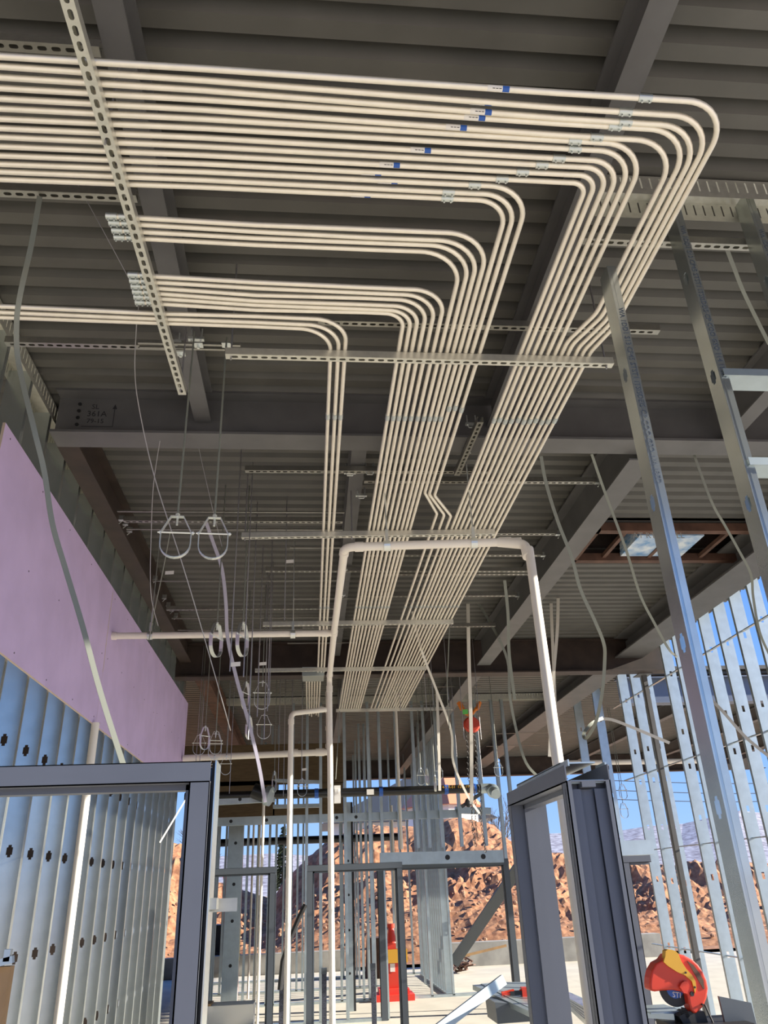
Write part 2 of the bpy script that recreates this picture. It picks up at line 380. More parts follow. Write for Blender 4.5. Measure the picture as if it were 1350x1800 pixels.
for p, q, lab in [((-3.2, 1.88), (-0.80, 1.90), 'short slotted strut under the deck at top left corner'),
                  ((-3.2, 2.585), (-0.80, 2.585), 'slotted strut under the deck, left, with a strap clipped to it'),
                  ((-1.74, 3.66), (-0.74, 3.66), 'slotted strut under the deck ending at the near beam'),
                  ((0.03, 3.40), (2.02, 3.40), 'slotted strut behind the conduit run, just nearer than the big girder'),
                  ((1.33, 2.73), (2.5, 2.73), 'slotted strut under the deck at right with a hanging strap'),
                  ((-0.50, 5.12), (1.37, 5.10), 'slotted strut just beyond the girder, first from it'),
                  ((0.41, 5.27), (2.28, 5.25), 'slotted strut beyond the girder reaching the deep grey beam'),
                  ((-1.58, 6.01), (0.27, 6.01), 'slotted strut behind the two near clevis hangers'),
                  ((0.5, 6.25), (2.25, 6.25), 'slotted strut behind the white pipe, nearest the roof opening'),
                  ((0.5, 6.75), (2.25, 6.75), 'slotted strut behind the white pipe elbow, second row'),
                  ((0.5, 7.25), (2.25, 7.25), 'slotted strut over the conduits, third row past the white pipe'),
                  ((-0.45, 7.15), (2.25, 7.17), 'long slotted strut above the far half of the white pipe'),
                  ((0.5, 7.9), (2.28, 7.9), 'slotted strut over the conduits, fourth row'),
                  ((-1.6, 8.3), (0.28, 8.3), 'slotted strut near the brown beam, fifth row'),
                  ((-0.1, 9.0), (2.28, 9.0), 'slotted strut over the conduits, sixth row')]:
    strut(p, q, ZU, lab, 'struts fixed under the deck', m='strut_shaded')
for k, (x0, x1, y) in enumerate([(-1.6, 0.28, 5.85), (-1.6, 0.28, 6.2), (-1.6, 0.28, 7.45), (-1.6, 0.28, 8.65), (-1.6, 0.28, 9.1), (-0.2, 0.6, 6.6), (-0.2, 0.6, 8.0), (-0.3, 0.6, 8.8), (-0.3, 0.6, 9.7)]):
    strut((x0, y), (x1, y), ZU+0.02, f'thin solid strut rail under the far deck, {ORD[k]} of its set', 'solid rails under the deck', rail=True)
for k, (xa_, xb_, yy_) in enumerate([(600, 842, 1210), (690, 832, 1222), (700, 820, 1239), (860, 990, 1290), (855, 945, 1312)]):
    a_ = at(xa_, yy_, Z=4.70); c_ = at(xb_, yy_, Z=4.70); strut((a_.x, a_.y), (c_.x, a_.y), 4.70, f'thin rail under the deck beyond the brown girder, {ORD[k]} from the viewer', 'far thin rails', rail=True)
strut((-0.98, 3.56), (-0.41, 3.56), 4.66, 'double rail clamped under the near beam above the two hangers, nearer one', 'double rail', rail=True)
strut((-0.98, 3.60), (-0.41, 3.60), 4.66, 'double rail clamped under the near beam above the two hangers, farther one', 'double rail', rail=True)
for (px_, py_, l_) in ((349, 606, 'square washer plate at the top of the left big hanger rod'), (398, 606, 'square washer plate at the top of the right big hanger rod'), (318, 621, 'square washer plate beside the near slotted strut')):
    q_ = at(px_, py_, Z=4.645); b = MB(); b.box(q_.x-.025, q_.x+.025, q_.y-.022, q_.y+.022, 4.64, 4.647); b.tube([(q_.x, q_.y, 4.62), (q_.x, q_.y, 4.64)], .009, 6); tag(obj('washer_plate', b, 'zinc_bright'), l_, 'washer')
sa = [at(850, 742, Z=4.60), at(808, 836, Z=4.60)]
strut((sa[0].x-.02, sa[0].y), (sa[1].x-.02, sa[1].y), 4.60, 'short slotted strut clamped lengthwise under the big girder flange', m='strut_shaded')
# beam clamps
def clamp(x, y, z, label, s=1.0, parent=None):
    b = MB(); b.tube([(x-.03*s, y, z+.07*s), (x-.03*s, y, z-.01*s), (x-.02*s, y, z-.03*s), (x+.02*s, y, z-.03*s), (x+.03*s, y, z-.01*s), (x+.03*s, y, z+.07*s)], 0.005*s, 6)
    b.box(x-.045*s, x+.045*s, y-.012, y+.012, z-.012*s, z+.004*s)
    return tag(obj('beam_clamp', b, 'zinc_bright'), label, 'clamp', 'U-bolt beam clamps')
n = 0
for (px, py) in [(305, 600), (345, 595), (829, 745), (822, 790), (615, 830), (650, 828), (635, 870), (603, 1000), (600, 1045), (590, 1095)]:
    p = at(px, py, Z=4.72); clamp(p.x, p.y, p.z, ('zinc U-bolt clamp, ' + ORD[n] + ' counting from the near left beam into the room')); n += 1
# square washers and clips at strut ends along beams
def clip(p, label):
    b = MB(); x, y, z = p
    b.box(x-.022, x+.022, y-.005, y+.005, z-.02, z+.03); b.box(x-.022, x+.022, y-.03, y+.005, z-.022, z-.017); b.tube([(x+.012, y-.02, z-.03), (x-.01, y-.03, z-.06)], .004, 6)
    return tag(obj('strut_clip', b, 'zinc_bright'), label, 'clip', 'bright clips where struts meet beams')
for k, cp_ in enumerate([(2.285, 5.25), (2.255, 6.25), (2.255, 6.75), (2.255, 7.25), (2.285, 7.9)]):
    clip((cp_[0], cp_[1], 4.715), f'bright zinc clip on the deep grey beam, {ORD[k]} from the viewer')
for k, (px, py) in enumerate([(214, 912), (221, 920), (228, 932), (273, 1017), (289, 1050), (296, 1063), (302, 1072), (309, 1082)]):
    clip(at(px, py, X=-1.60), f'bright zinc clip on the rusty left beam, {ORD[k]} from the viewer')

# ------------------------------------------------------------------ conduits
ZC, RC = 4.403, 0.0117
def fillet(pts, R):
    out = [Vector(pts[0])]
    for i in range(1, len(pts)-1):
        a, p, c = Vector(pts[i-1]), Vector(pts[i]), Vector(pts[i+1]); r = R[i-1] if isinstance(R, list) else R
        u = (a-p).normalized(); v = (c-p).normalized(); th = math.acos(max(-1, min(1, u.dot(v))))
        if math.pi-th < 0.05: out.append(p); continue
        d = min(r/math.tan(th/2), (a-p).length*.48, (c-p).length*.48); r = d*math.tan(th/2)
        s, e = p+u*d, p+v*d; ctr = p+(u+v).normalized()*(r/math.sin(th/2))
        for k in range(11):
            q = s.lerp(e, k/10)-ctr if k not in (0, 10) else (s if k == 0 else e)-ctr
            out.append(ctr+q.normalized()*r)
    out.append(Vector(pts[-1])); return out
def ring(pt, d, r=RC*1.28, L=0.05, parent=None, screws=True):
    d = Vector(d).normalized(); p = Vector(pt); b = MB(); b.tube([p-d*L/2, p+d*L/2], r, 12)
    if screws:
        for s in (-1, 1):
            c = p+d*L*0.28*s; b.tube([c+Vector((0,0,-r*.6)), c+Vector((0, 0, -r-0.009))], 0.004, 6)
    return obj('coupling', b, 'conduit_fitting', parent, smooth=True)
def sticker(pt, d, parent, flip=0):
    d = Vector(d).normalized(); p = Vector(pt); b = MB(); r = RC+0.0006; n = 6
    for (a0, a1, mi) in ((0, 0.055, 0), (0.055, 0.080, 1)):
        for k in range(n):
            t0 = -math.pi*(0.25+flip)-math.pi*0.6*k/n; t1 = -math.pi*(0.25+flip)-math.pi*0.6*(k+1)/n
            s = Vector((-d.y, d.x, 0)); z = Vector((0,0,1))
            f = lambda t: (s*math.cos(t)+z*math.sin(t))*r
            b.add([p+d*a0+f(t0), p+d*a1+f(t0), p+d*a1+f(t1), p+d*a0+f(t1)], [[0,1,2,3]], mi)
        for k, u in enumerate((0.018, 0.03, 0.042)):
            if mi == 0:
                t = -math.pi*(0.25+flip)-math.pi*0.3; s = Vector((-d.y, d.x, 0)); c = (s*math.cos(t)+Vector((0,0,1))*math.sin(t))*(r+.0004); e = s*0.002
                b.add([p+d*u+c-e, p+d*(u+.009)+c-e, p+d*(u+.009)+c+e, p+d*u+c+e], [[0,1,2,3]], 2)
    o = obj('sticker', b, ['label_white', 'label_blue', 'ink'], parent, smooth=False)
    o['label'] = 'small white and blue sticker'; return o
Yst = 3.262
XA = [at(x, 622, Z=ZC).x for x in (699.6,711.5,722.6,734.7,747.2,760.3,772.8,784.7,795.6,806.5,817.4,829,842.5)]
XB = [at(x, 626.5, Z=ZC).x for x in (912.6,923.5,935.8,948.2,960.7,973.3,985.1,996.3,1009.8,1021.7,1034.2)]
XL = [at(x, 620.6, Z=ZC).x for x in (580.6,594.4,606.2)]
XB2 = [at(x, 450, Z=ZC).x for x in (1098.5,1112,1124.6,1136,1147)]
ytop0 = (99,116.5,135.5,154.5,173,190.5,208.5,225,240.5,257,273,288,301.5,315)
ytop1 = (120.8,140.8,158.3,175,192.5,208.8,225,241.7,257,272.5,287.5,301.7,316,328.7)
ytop2 = (163,189,207,216.5,236.7,246,260,278,291,305.4,319.6)         # at x = 980
ytop3 = (322.3,337,348.4)                                              # at x = 780
couple_x = (1133, 1098, 1098, 1080, 1048, 1010, 1010, 982, 952, 918, 882, 834, 788, 786)
stick_x = {0: (856, .15), 2: (826, .15), 3: (815, .15), 4: (783, .15), 7: (721, .15), 9: (667, .15), 1: (826, -.45), 10: (635, -.35), 11: (664, -.35), 13: (617, -.35)}
jogY = 4.885
cplY = at(690, 733, Z=ZC).y
jx = [at(x, 932, Z=ZC).x for x in (758, 771, 783)]
def conduit(pts, label, group, bends):
    b = MB(); path = fillet(pts, bends)
    b.tube(path, RC, 10)
    o = obj('conduit', b, 'conduit_steel', smooth=True)
    return tag(o, label, 'conduit', group), path
YEND = 12.25
for i in range(14):
    P0 = at(0, ytop0[i], Z=ZC); P1 = at(360, ytop1[i], Z=ZC); P2 = at(980, ytop2[i], Z=ZC) if i < 11 else at(780, ytop3[i-11], Z=ZC)
    if i < 11: xs = XB[10-i]
    else: xs = XA[12-(i-11)]
    sb = i < 5
    xc = XB2[4-i] if sb else xs
    yc = P2.y+(P2.y-P1.y)/(P2.x-P1.x)*(xc-P2.x)*0.4
    pts = [(-4.2, P0.y, ZC), P0, P1, P2, (xc, yc, ZC)]
    if sb: pts += [(xc, 2.90+0.025*(4-i), ZC), (xs, 3.13+0.02*(4-i), ZC)]
    if i >= 11:
        k = 12-(i-11)-10; jy = jogY+0.02*(k-1); dx = jx[k]-xs
        pts += [(xs, jy, ZC), (jx[k], jy+0.34, ZC)]; xs2 = jx[k]
    else: xs2 = xs
    pts.append((xs2, YEND, ZC))
    R = [.5, .5, .5, 0.185]+([0.22]*2 if sb else [])+([0.1]*2 if i >= 11 else [])
    nm = 'outermost' if i == 0 else f'{ORD[i]} from the outermost'
    o, path = conduit(pts, f'steel conduit of the upper bank of fourteen, {nm} at the corner', 'fourteen conduits of the upper bank', R)
    cp = at(couple_x[i], 0, Z=ZC); yy = None
    px = couple_x[i]; ya, yb = (ytop1[i], ytop2[i]) if i < 11 else (ytop1[i], ytop3[i-11]); xb = 980 if i < 11 else 780
    py = ya+(yb-ya)*(px-360)/(xb-360); c = at(px, py, Z=ZC)
    dd = (P2-P1).normalized(); tt = (c.x-P2.x)/dd.x; c = P2+dd*tt if c.x < P2.x else Vector((c.x, P2.y+(yc-P2.y)*(c.x-P2.x)/(xc-P2.x+1e-6), ZC))
    ring(c, (1, 0, 0), parent=o)
    ring((xs, cplY+(i % 3)*0.01-(0.12 if i >= 11 else 0), ZC), (0, 1, 0), parent=o, screws=False)
    ring((xs2, 7.35, ZC), (0, 1, 0), parent=o, screws=False)
    if i in stick_x:
        sx, fl = stick_x[i]; py = ya+(yb-ya)*(sx-360)/(xb-360); c = at(sx, py, Z=ZC); tt = (c.x-P2.x)/dd.x; sticker(P2+dd*tt, dd, o, fl)
for k, (ya, yb, yc_) in enumerate([(381.7,395,402.7), (393,406.7,416.6), (406,418.3,425.8), (418,430,437.8)]):
    Pa = at(240, ya, Z=ZC); Pb = at(450, yb, Z=ZC); Pc = at(640, yc_, Z=ZC); xs = XA[9-k]
    xl = at((190, 195, 200, 204)[k], ya-1, Z=ZC).x
    pts = [(xl, Pa.y, ZC), Pb, Pc, (xs, Pc.y, ZC), (xs, YEND, ZC)]
    o, path = conduit(pts, f'steel conduit of the middle bank of four, {ORD[k]} from the top', 'four conduits of the middle bank', [.5, .5, 0.2])
    ring((xl+0.015, Pa.y, ZC), (1,0,0), parent=o, L=0.045); ring((xl+0.06, Pa.y, ZC), (1,0,0), parent=o, L=0.03, r=RC*1.15)
    ring((xs, cplY, ZC), (0,1,0), parent=o, screws=False); ring((xs, 7.35, ZC), (0,1,0), parent=o, screws=False)
for k in range(6):
    Pa = at(267, (484.3,494.3,504,513.3,522.3,531.7)[k], Z=ZC); Pb = at(450, (496,506,518.3,528.3,535.7,544.3)[k], Z=ZC); Pc = at(640, (504.8,514.2,523.5,534.7,542.7,548.5)[k], Z=ZC)
    xs = XA[5-k]; xl = at(228+k*2.6, (482,492,502,512,522,532)[k], Z=ZC).x
    pts = [(xl, Pa.y, ZC), Pb, Pc, (xs, Pc.y+0.005, ZC), (xs, YEND, ZC)]
    o, path = conduit(pts, f'steel conduit of the bank of six, {ORD[k]} from the top', 'six conduits of the lower bank', [.5, .5, 0.165])
    ring((xl+0.015, Pa.y, ZC), (1,0,0), parent=o, L=0.045); ring((xl+0.06, Pa.y, ZC), (1,0,0), parent=o, L=0.03, r=RC*1.15)
    ring((xs, cplY, ZC), (0,1,0), parent=o, screws=False); ring((xs, 7.35, ZC), (0,1,0), parent=o, screws=False)
for k in range(3):
    Pa = at(0, (537.5,548,557.8)[k], Z=ZC); Pb = at(267, (550.5,559.5,567)[k], Z=ZC); Pc = at(450, (555.5,566,573.5)[k], Z=ZC); xs = XL[2-k]
    pts = [(-1.795, Pa.y-0.005, ZC), Pb, Pc, (xs, Pc.y+0.01, ZC), (xs, 9.92, ZC)]
    o, path = conduit(pts, f'steel conduit of the lowest bank of three, {ORD[k]} from the top', 'three conduits of the lowest bank', [.5, .5, 0.165])
    ring((xs, cplY, ZC), (0,1,0), parent=o, screws=False); ring((xs, 7.35, ZC), (0,1,0), parent=o, screws=False)
# junction box and the five conduits leaving it
pa = at(532, 1198, Z=4.36)
b = MB(); b.box(pa.x, pa.x+0.28, 9.92, 10.25, 4.36, 4.46)
jb = tag(obj('junction_box', b, 'box_gray'), 'grey square junction box on the strut before the brown girder', 'box')
b = MB(); b.box(pa.x-.004, pa.x+.284, 9.914, 9.922, 4.352, 4.468); obj('cover', b, 'galvanised_dull', jb)
for k in range(6):
    x = pa.x+0.05+k*0.037
    b = MB(); b.tube([(x, 10.25, 4.41), (x, 12.6+k % 3*.1, 4.41)], RC, 8); tag(obj('conduit', b, 'conduit_steel', smooth=True), f'short conduit leaving the grey junction box, {ORD[k]} from the left', 'conduit', 'conduits past the junction box')

# rods of the trapezes
for k, (x, y) in enumerate([(1.59, 3.262), (-0.42, 3.262), (-0.72, 3.56), (-0.76, 2.0), (1.43, 5.48), (-0.52, 5.56), (0.32, 5.53), (-0.47, 7.8), (1.49, 7.77), (-0.66, 9.68), (1.46, 9.68), (2.22, 12.22), (0.44, 12.2)]):
    rod(x, y, 4.33, 4.98, f'threaded rod of a trapeze strut, number {k+1} from the viewer', group='trapeze rods')

# ------------------------------------------------------------------ steel studs
STUD = {}
def stud_mesh(L, web, fl, holes, knock, m, solid):
    key = (round(L, 2), web, fl, tuple(round(h, 2) for h in holes), m, solid)
    if key in STUD: return STUD[key]
    b = MB()
    b.plate((0,0,0), (0,0,1), (1,0,0), L, web, holes, KNOCK_ if knock == 'cross' else KNOCK_RECT)
    for s in (-1, 1):
        x = s*web/2
        b.add([(x,0,0), (x,fl,0), (x,fl,L), (x,0,L)], [[0,1,2,3]])
        b.add([(x,fl,0), (x-s*.012,fl,0), (x-s*.012,fl,L), (x,fl,L)], [[0,1,2,3]])
        # stiffening bead on the flange
        b.add([(x+s*.0012, fl*.35, 0), (x+s*.0012, fl*.5, 0), (x+s*.0012, fl*.5, L), (x+s*.0012, fl*.35, L)], [[0,1,2,3]])
    me = bpy.data.meshes.new('steel_stud'); me.from_pydata(b.v, [], b.f); me.materials.append(MAT[m]); me.update()
    STUD[key] = me; return me
KNOCK_ = (0.12, [(0.022, 0.019), (0.022, 0.010), (0.036, 0.010)])
def stud(x, y, z0, z1, rot, label, group, web=0.152, fl=0.041, holes=(), knock='cross', m='galvanised', cat='stud', solid=False, lean=None):
    L = z1-z0
    me = stud_mesh(L, web, fl, [h-z0 for h in holes if z0+.1 < h < z1-.1], knock, m, solid)
    o = link(bpy.data.objects.new('steel_stud', me)); o.location = (x, y, z0); o.rotation_euler = (0, 0, math.radians(rot))
    if lean: o.rotation_euler = (math.radians(lean[0]), math.radians(lean[1]), math.radians(rot))
    if solid: md = o.modifiers.new('thickness', 'SOLIDIFY'); md.thickness = 0.0015; md.offset = 0
    return tag(o, label, cat, group)
# left wall
HZ = (0.92, 1.53, 2.14, 2.75, 3.4, 4.2)
XW = -1.80
k = 0
y = 5.03-0.405*9
ys = []
while y < 11.3:
    ys.append(y); y += 0.405
for k, y in enumerate(ys):
    if y < 2.6: continue
    lab = ORD[len([q for q in ys[:k] if q >= 2.6])]
    stud(XW-0.076, y, 0.02, 4.88 if y > 4.6 else 4.93, 0, f'galvanised steel stud of the left wall, {lab} from the viewer', 'studs of the left wall', holes=HZ)
b = MB(); b.box(XW-0.154, XW+0.001, 1.5, 11.45, 0.0, 0.03); tag(obj('bottom_track', b, 'galvanised_dull'), 'galvanised floor track under the left stud wall', 'track')
def slotted_track(p, q, side, z0, z1, label, webw=0.15):
    """deflection track: two legs with vertical slots"""
    p = Vector((p[0], p[1], 0)); q = Vector((q[0], q[1], 0)); L = (q-p).length; U = (q-p)/L; N = Vector((0,0,1)).cross(U)*side
    b = MB(); H = z1-z0
    for off in (0, webw):
        o = p+N*off; n = int(L/0.05)
        for i in range(n):
            a, c = i*.05, i*.05+.042
            P = lambda u, z: o+U*u+Vector((0,0,z))
            b.add([P(a, z0), P(a+.05, z0), P(a+.05, z0+H*.3), P(a, z0+H*.3)], [[0,1,2,3]])
            b.add([P(a, z0+H*.3), P(c, z0+H*.3), P(c, z1-H*.12), P(a, z1-H*.12)], [[0,1,2,3]])
            b.add([P(a, z1-H*.12), P(a+.05, z1-H*.12), P(a+.05, z1), P(a, z1)], [[0,1,2,3]])
    b.add([p+Vector((0,0,z1)), q+Vector((0,0,z1)), q+N*webw+Vector((0,0,z1)), p+N*webw+Vector((0,0,z1))], [[0,1,2,3]])
    return tag(obj('slotted_track', b, 'strut_zinc'), label, 'track')
slotted_track((XW+.002, 1.5), (XW+.002, 11.4), 1, 4.86, 4.985, 'slotted deflection track on top of the left stud wall')
slotted_track((1.42, 2.56), (4.4, 2.56), 1, 4.86, 4.985, 'slotted deflection track under the deck at upper right')
slotted_track((-1.5, 13.95), (4.4, 13.95), 1, 4.88, 4.985, 'slotted deflection track above the far stud partition')
# far end of left wall, corner studs
stud(-1.84, 11.45, 0, 4.9, 90, 'end stud of the left wall beyond the purple board', 'studs of the left wall', holes=HZ)
# front right studs
hz = (0.8, 1.4, 2.05, 2.62, 3.2, 3.83, 4.4)
for k, (x, zt, lab) in enumerate([(1.37, 4.42, 'tall freestanding galvanised stud with printed flange, ending below the conduits'),
                                  (1.775, 4.95, 'tall galvanised stud at right, reaching the slotted track'),
                                  (2.18, 4.95, 'galvanised stud at the top right corner')]):
    o = stud(x, 2.648, 0.02, zt, -90, lab, None, web=0.092, holes=hz, solid=True)
    tx = 'WA 1DD1 S13 CP45 STST1 ITSISDEIS-CP COO GSO 114 18ED'
    text('printed_lettering', tx, 0.034, (x+0.010, 2.6005, zt-0.25), (0,0,-1), (1,0,0), 'stud_ink', o)
for (x0, x1, z, lab) in [(1.79, 2.7, 3.80, 'upper horizontal track fixed between the right-hand studs'), (1.79, 2.7, 3.35, 'lower horizontal track fixed between the right-hand studs')]:
    b = MB(); b.box(x0, x1, 2.59, 2.70, z, z+.002); b.box(x0, x1, 2.588, 2.591, z, z+.035); b.box(x0, x1, 2.70, 2.703, z, z+.035)
    tag(obj('blocking_track', b, 'galvanised_dull'), lab, 'track')
# right exterior wall
KR = (0.9, 1.75, 2.45, 3.1, 3.55, 4.35)
RY = [4.65+.406*k_ for k_ in range(18) if abs(4.65+.406*k_-10.77) > .1]+[12.05, 13.3, 14.36]
for k, y in enumerate(RY):
    stud(5.076, y, 2.32 if abs(y-13.3) < .01 else 0.02, 4.98, 0, f'galvanised stud of the right outer wall, {ORD[k]} counting away from the viewer', 'studs of the right outer wall', holes=[h+(k % 3)*.03 for h in KR], knock='rect', m='galvanised_dull')
b = MB(); b.box(5.0, 5.152, 4.4, 15.6, 0, 0.03); tag(obj('bottom_track', b, 'galvanised_dull'), 'galvanised floor track under the right outer wall', 'track')
b = MB(); b.box(4.98, 5.17, 4.4, 15.6, 4.98, 4.998); tag(obj('top_track', b, 'galvanised_dull'), 'galvanised top track of the right outer wall', 'track')
for z, lab in ((0.95, 'lowest'), (2.2, 'second'), (3.25, 'third'), (4.4, 'topmost')):
    b = MB(); b.bar((5.06, 4.5, z), (5.06, 12.6, z), 0.038, 0.012); tag(obj('bridging_bar', b, 'galvanised'), f'{lab} bridging channel threaded through the right outer wall', 'bar')
b = MB(); b.box(4.84, 4.90, 10.74, 10.80, 0, 4.5); b.box(4.76, 4.96, 10.66, 10.90, 4.5, 4.512); b.box(4.76, 4.96, 10.66, 10.90, 0, 0.03)
tag(obj('steel_column', b, 'beam_primer'), 'square steel column at the end of the brown girder beside the right studs', 'column', None, 'thing')
b = MB(); b.box(4.99, 5.16, 12.6, 14.7, 2.20, 2.34); b.box(4.99, 5.16, 12.6, 14.7, 2.10, 2.13); tag(obj('window_header', b, 'galvanised_dull'), 'boxed galvanised header over the opening in the right outer wall', 'header')

# purple gypsum boards
gx = XW+0.017
J = [3.96, 6.71, 9.15, 11.50]
for k in range(3):
    b = MB(); y0, y1 = J[k]+.002, J[k+1]-.002
    b.box(gx-.016, gx, y0, y1, 3.15, 4.37); b.box(gx-.0158, gx-.0002, y0-.001, y1+.001, 3.148, 3.1495, 1); b.box(gx-.0158, gx-.0002, y0-.0015, y0-.0002, 3.15, 4.37, 1)
    random.seed(k+3)
    for j in range(14):
        yy = y0+.1+(j % 5)*(y1-y0-.2)/4; zz = 3.2+(j//5)*.55+random.uniform(-.02, .02)
        b.tube([(gx, yy, zz), (gx+.0015, yy, zz)], 0.006, 8, 2)
    o = tag(obj('gypsum_board', b, ['gypsum_purple', 'gypsum_edge', 'pvc_mark']), ('purple gypsum board nearest the viewer on the left wall', 'middle purple gypsum board, with the white pipe going through it', 'farthest purple gypsum board on the left wall')[k], 'board')
b = MB()
for j in range(9): b.ribbon([(gx+.001, 6.705+.006*math.sin(j), 3.6+j*.08), (gx+.001, 6.705+.01*math.sin(j*1.7+1), 3.69+j*.08)], (0, .006, 0), .0006)
tag(obj('torn_edge', b, 'gypsum_edge'), 'torn paper strip along the joint of the purple boards', 'tear')
# ------------------------------------------------------------------ PVC piping
RP = 0.030
def pipe(pts, r, label, elbows=(), m='pvc', R=0.07, name='pvc_pipe', hubs=()):
    b = MB(); b.tube(fillet(pts, R), r, 16); o = tag(obj(name, b, m, smooth=True), label, 'pipe')
    for (p, d, L) in hubs:
        p = Vector(p); d = Vector(d).normalized(); h = MB(); h.tube([p-d*L/2, p+d*L/2], r*1.17, 16); obj('fitting', h, m, o, smooth=True)
    return o
zc = 3.98
A = at(918, 950, Z=zc); B = at(606, 962, Z=zc); D = at(587, 1113, Z=zc); E = at(579, 1192, Z=3.94)
lowR = Vector((1.10, 3.40, 0.2))
A = Vector((1.36, 4.32, zc)); A = at(916, 952, Z=zc)
A2 = at(925, 962, Y=A.y-0.10)
bot = at(1039, 1797, Y=3.5)
pr_ = pipe([bot+(bot-A2)*0.9, A2+Vector((0.012, -.02, -.02)), ], RP, 'white PVC pipe leaning down at right behind the door frame', name='pvc_pipe', hubs=[(A2+(bot-A2)*0.02, bot-A2, .07)])
text('pipe_print', '5/1/8  GW 13', 0.045, at(968, 1295, Y=4.1)+Vector((0, -.032, 0)), (0.1, 0, -1), (1, 0, .1), 'pvc_mark', pr_)
ab = MB(); ab.tube(fillet([A2+(bot-A2)*0.035, A2+Vector((0, .02, .03)), A+(B-A).normalized()*0.16], 0.06), RP*1.12, 16)
pm = pipe([A, B, D, E, Vector((E.x+.012, E.y+.02, 0.05))], RP, 'white PVC drain pipe running across under the conduits then down to the floor',
          hubs=[(B+(A-B).normalized()*.10, A-B, .06), (A+(B-A)*.09, A-B, .08), (D, D-B, .12), (E+(D-E).normalized()*.12, D-E, .05), (E+Vector((0,0,-.12)), (0,0,1), .07), (B+(D-B).normalized()*.10, D-B, .06)])
obj('elbow', ab, 'pvc', pm, smooth=True)
Wl = at(197, 1118, X=gx)
pipe([Wl, Vector((D.x-.02, D.y, D.z))], RP, 'white PVC branch pipe coming out of the purple board to the tee', hubs=[(Wl+Vector((.02,0,0)), (1,0,0), .04), (D+Vector((-.08,0,0)), (1,0,0), .06)])
# lower far branch
yb = 9.6
e1 = at(512, 1254, Y=yb); e2 = at(574, 1247, Y=yb+.15)
pipe([e2, e1, Vector((e1.x+.0, yb, 0.05))], 0.032, 'thinner white PVC pipe dropping left of the main vertical pipe', hubs=[(e1+Vector((0,0,-.1)), (0,0,1), .06), (e2+Vector((-.06,0,0)), (1,0,0), .05)])
q1 = at(575, 1322, Y=11.3); q0 = at(322, 1333, Y=11.3)
pipe([q0, q1], 0.045, 'white PVC pipe running left below the far hangers', hubs=[(q1+Vector((-.1,0,0)), (1,0,0), .12), (q1+Vector((-.45,0,0)), (1,0,0), .08)])
for k in range(2):
    rod(q0.x+(q1.x-q0.x)*(.3+.45*k), 11.3, q0.z+.03, 4.998, f'rod holding the far left white pipe, {ORD[k]} from the left', group='rods of the far left white pipe')
q2 = at(583, 1215, Y=11.4)
pipe([q1+Vector((0.03,0,0.0)), Vector((q1.x+.03, 11.4, q2.z))], 0.045, 'ribbed white vertical stack behind the main PVC pipe', hubs=[(Vector((q1.x+.03, 11.4, q1.z+.1+k*.25)), (0,0,1), .05) for k in range(4)])
# left wall white pipe
p0 = at(143, 1397, X=-1.88)
lw = at(170, 1290, X=-1.79); 
pipe([(-1.765, 6.62, 0.05), (-1.765, 6.62, 3.155)], 0.032, 'white PVC pipe standing in front of the left wall studs')
# pipe straps
def pstrap(p, label, d=(1,0,0), r=RP):
    b = MB(); p = Vector(p); d = Vector(d).normalized(); s = Vector((0,0,1)).cross(d)
    pts = [p+(s*math.cos(t)+Vector((0,0,1))*math.sin(t))*(r+.006) for t in [2*math.pi*k/16 for k in range(16)]]
    b.ribbon(pts, d*.022, .004, True); b.bar(p+Vector((0,0,r)), p+Vector((0,0,r+.09)), .03, .022, up=d); b.tube([p+Vector((0,0,r+.05)), p+Vector((0,0,4.98-p.z))], .005, 6)
    return tag(obj('clevis_strap', b, 'zinc_bright'), label, 'hanger')
for (px, py, ref, lab) in [(680, 962, (B, A), 'zinc hanger on the white cross pipe, nearer its left elbow'), (833, 955, (B, A), 'zinc hanger on the white cross pipe, nearer its right elbow')]:
    t_ = (at(px, py, Z=zc).x-B.x)/(A.x-B.x); pstrap(B.lerp(A, t_), lab, A-B)
for (px, lab) in [(263, 'zinc hanger on the white branch pipe beside the purple board'), (515, 'zinc hanger on the white branch pipe near the tee')]:
    c = at(px, 1116, Z=Wl.z); pstrap((c.x, Wl.y, Wl.z), lab)

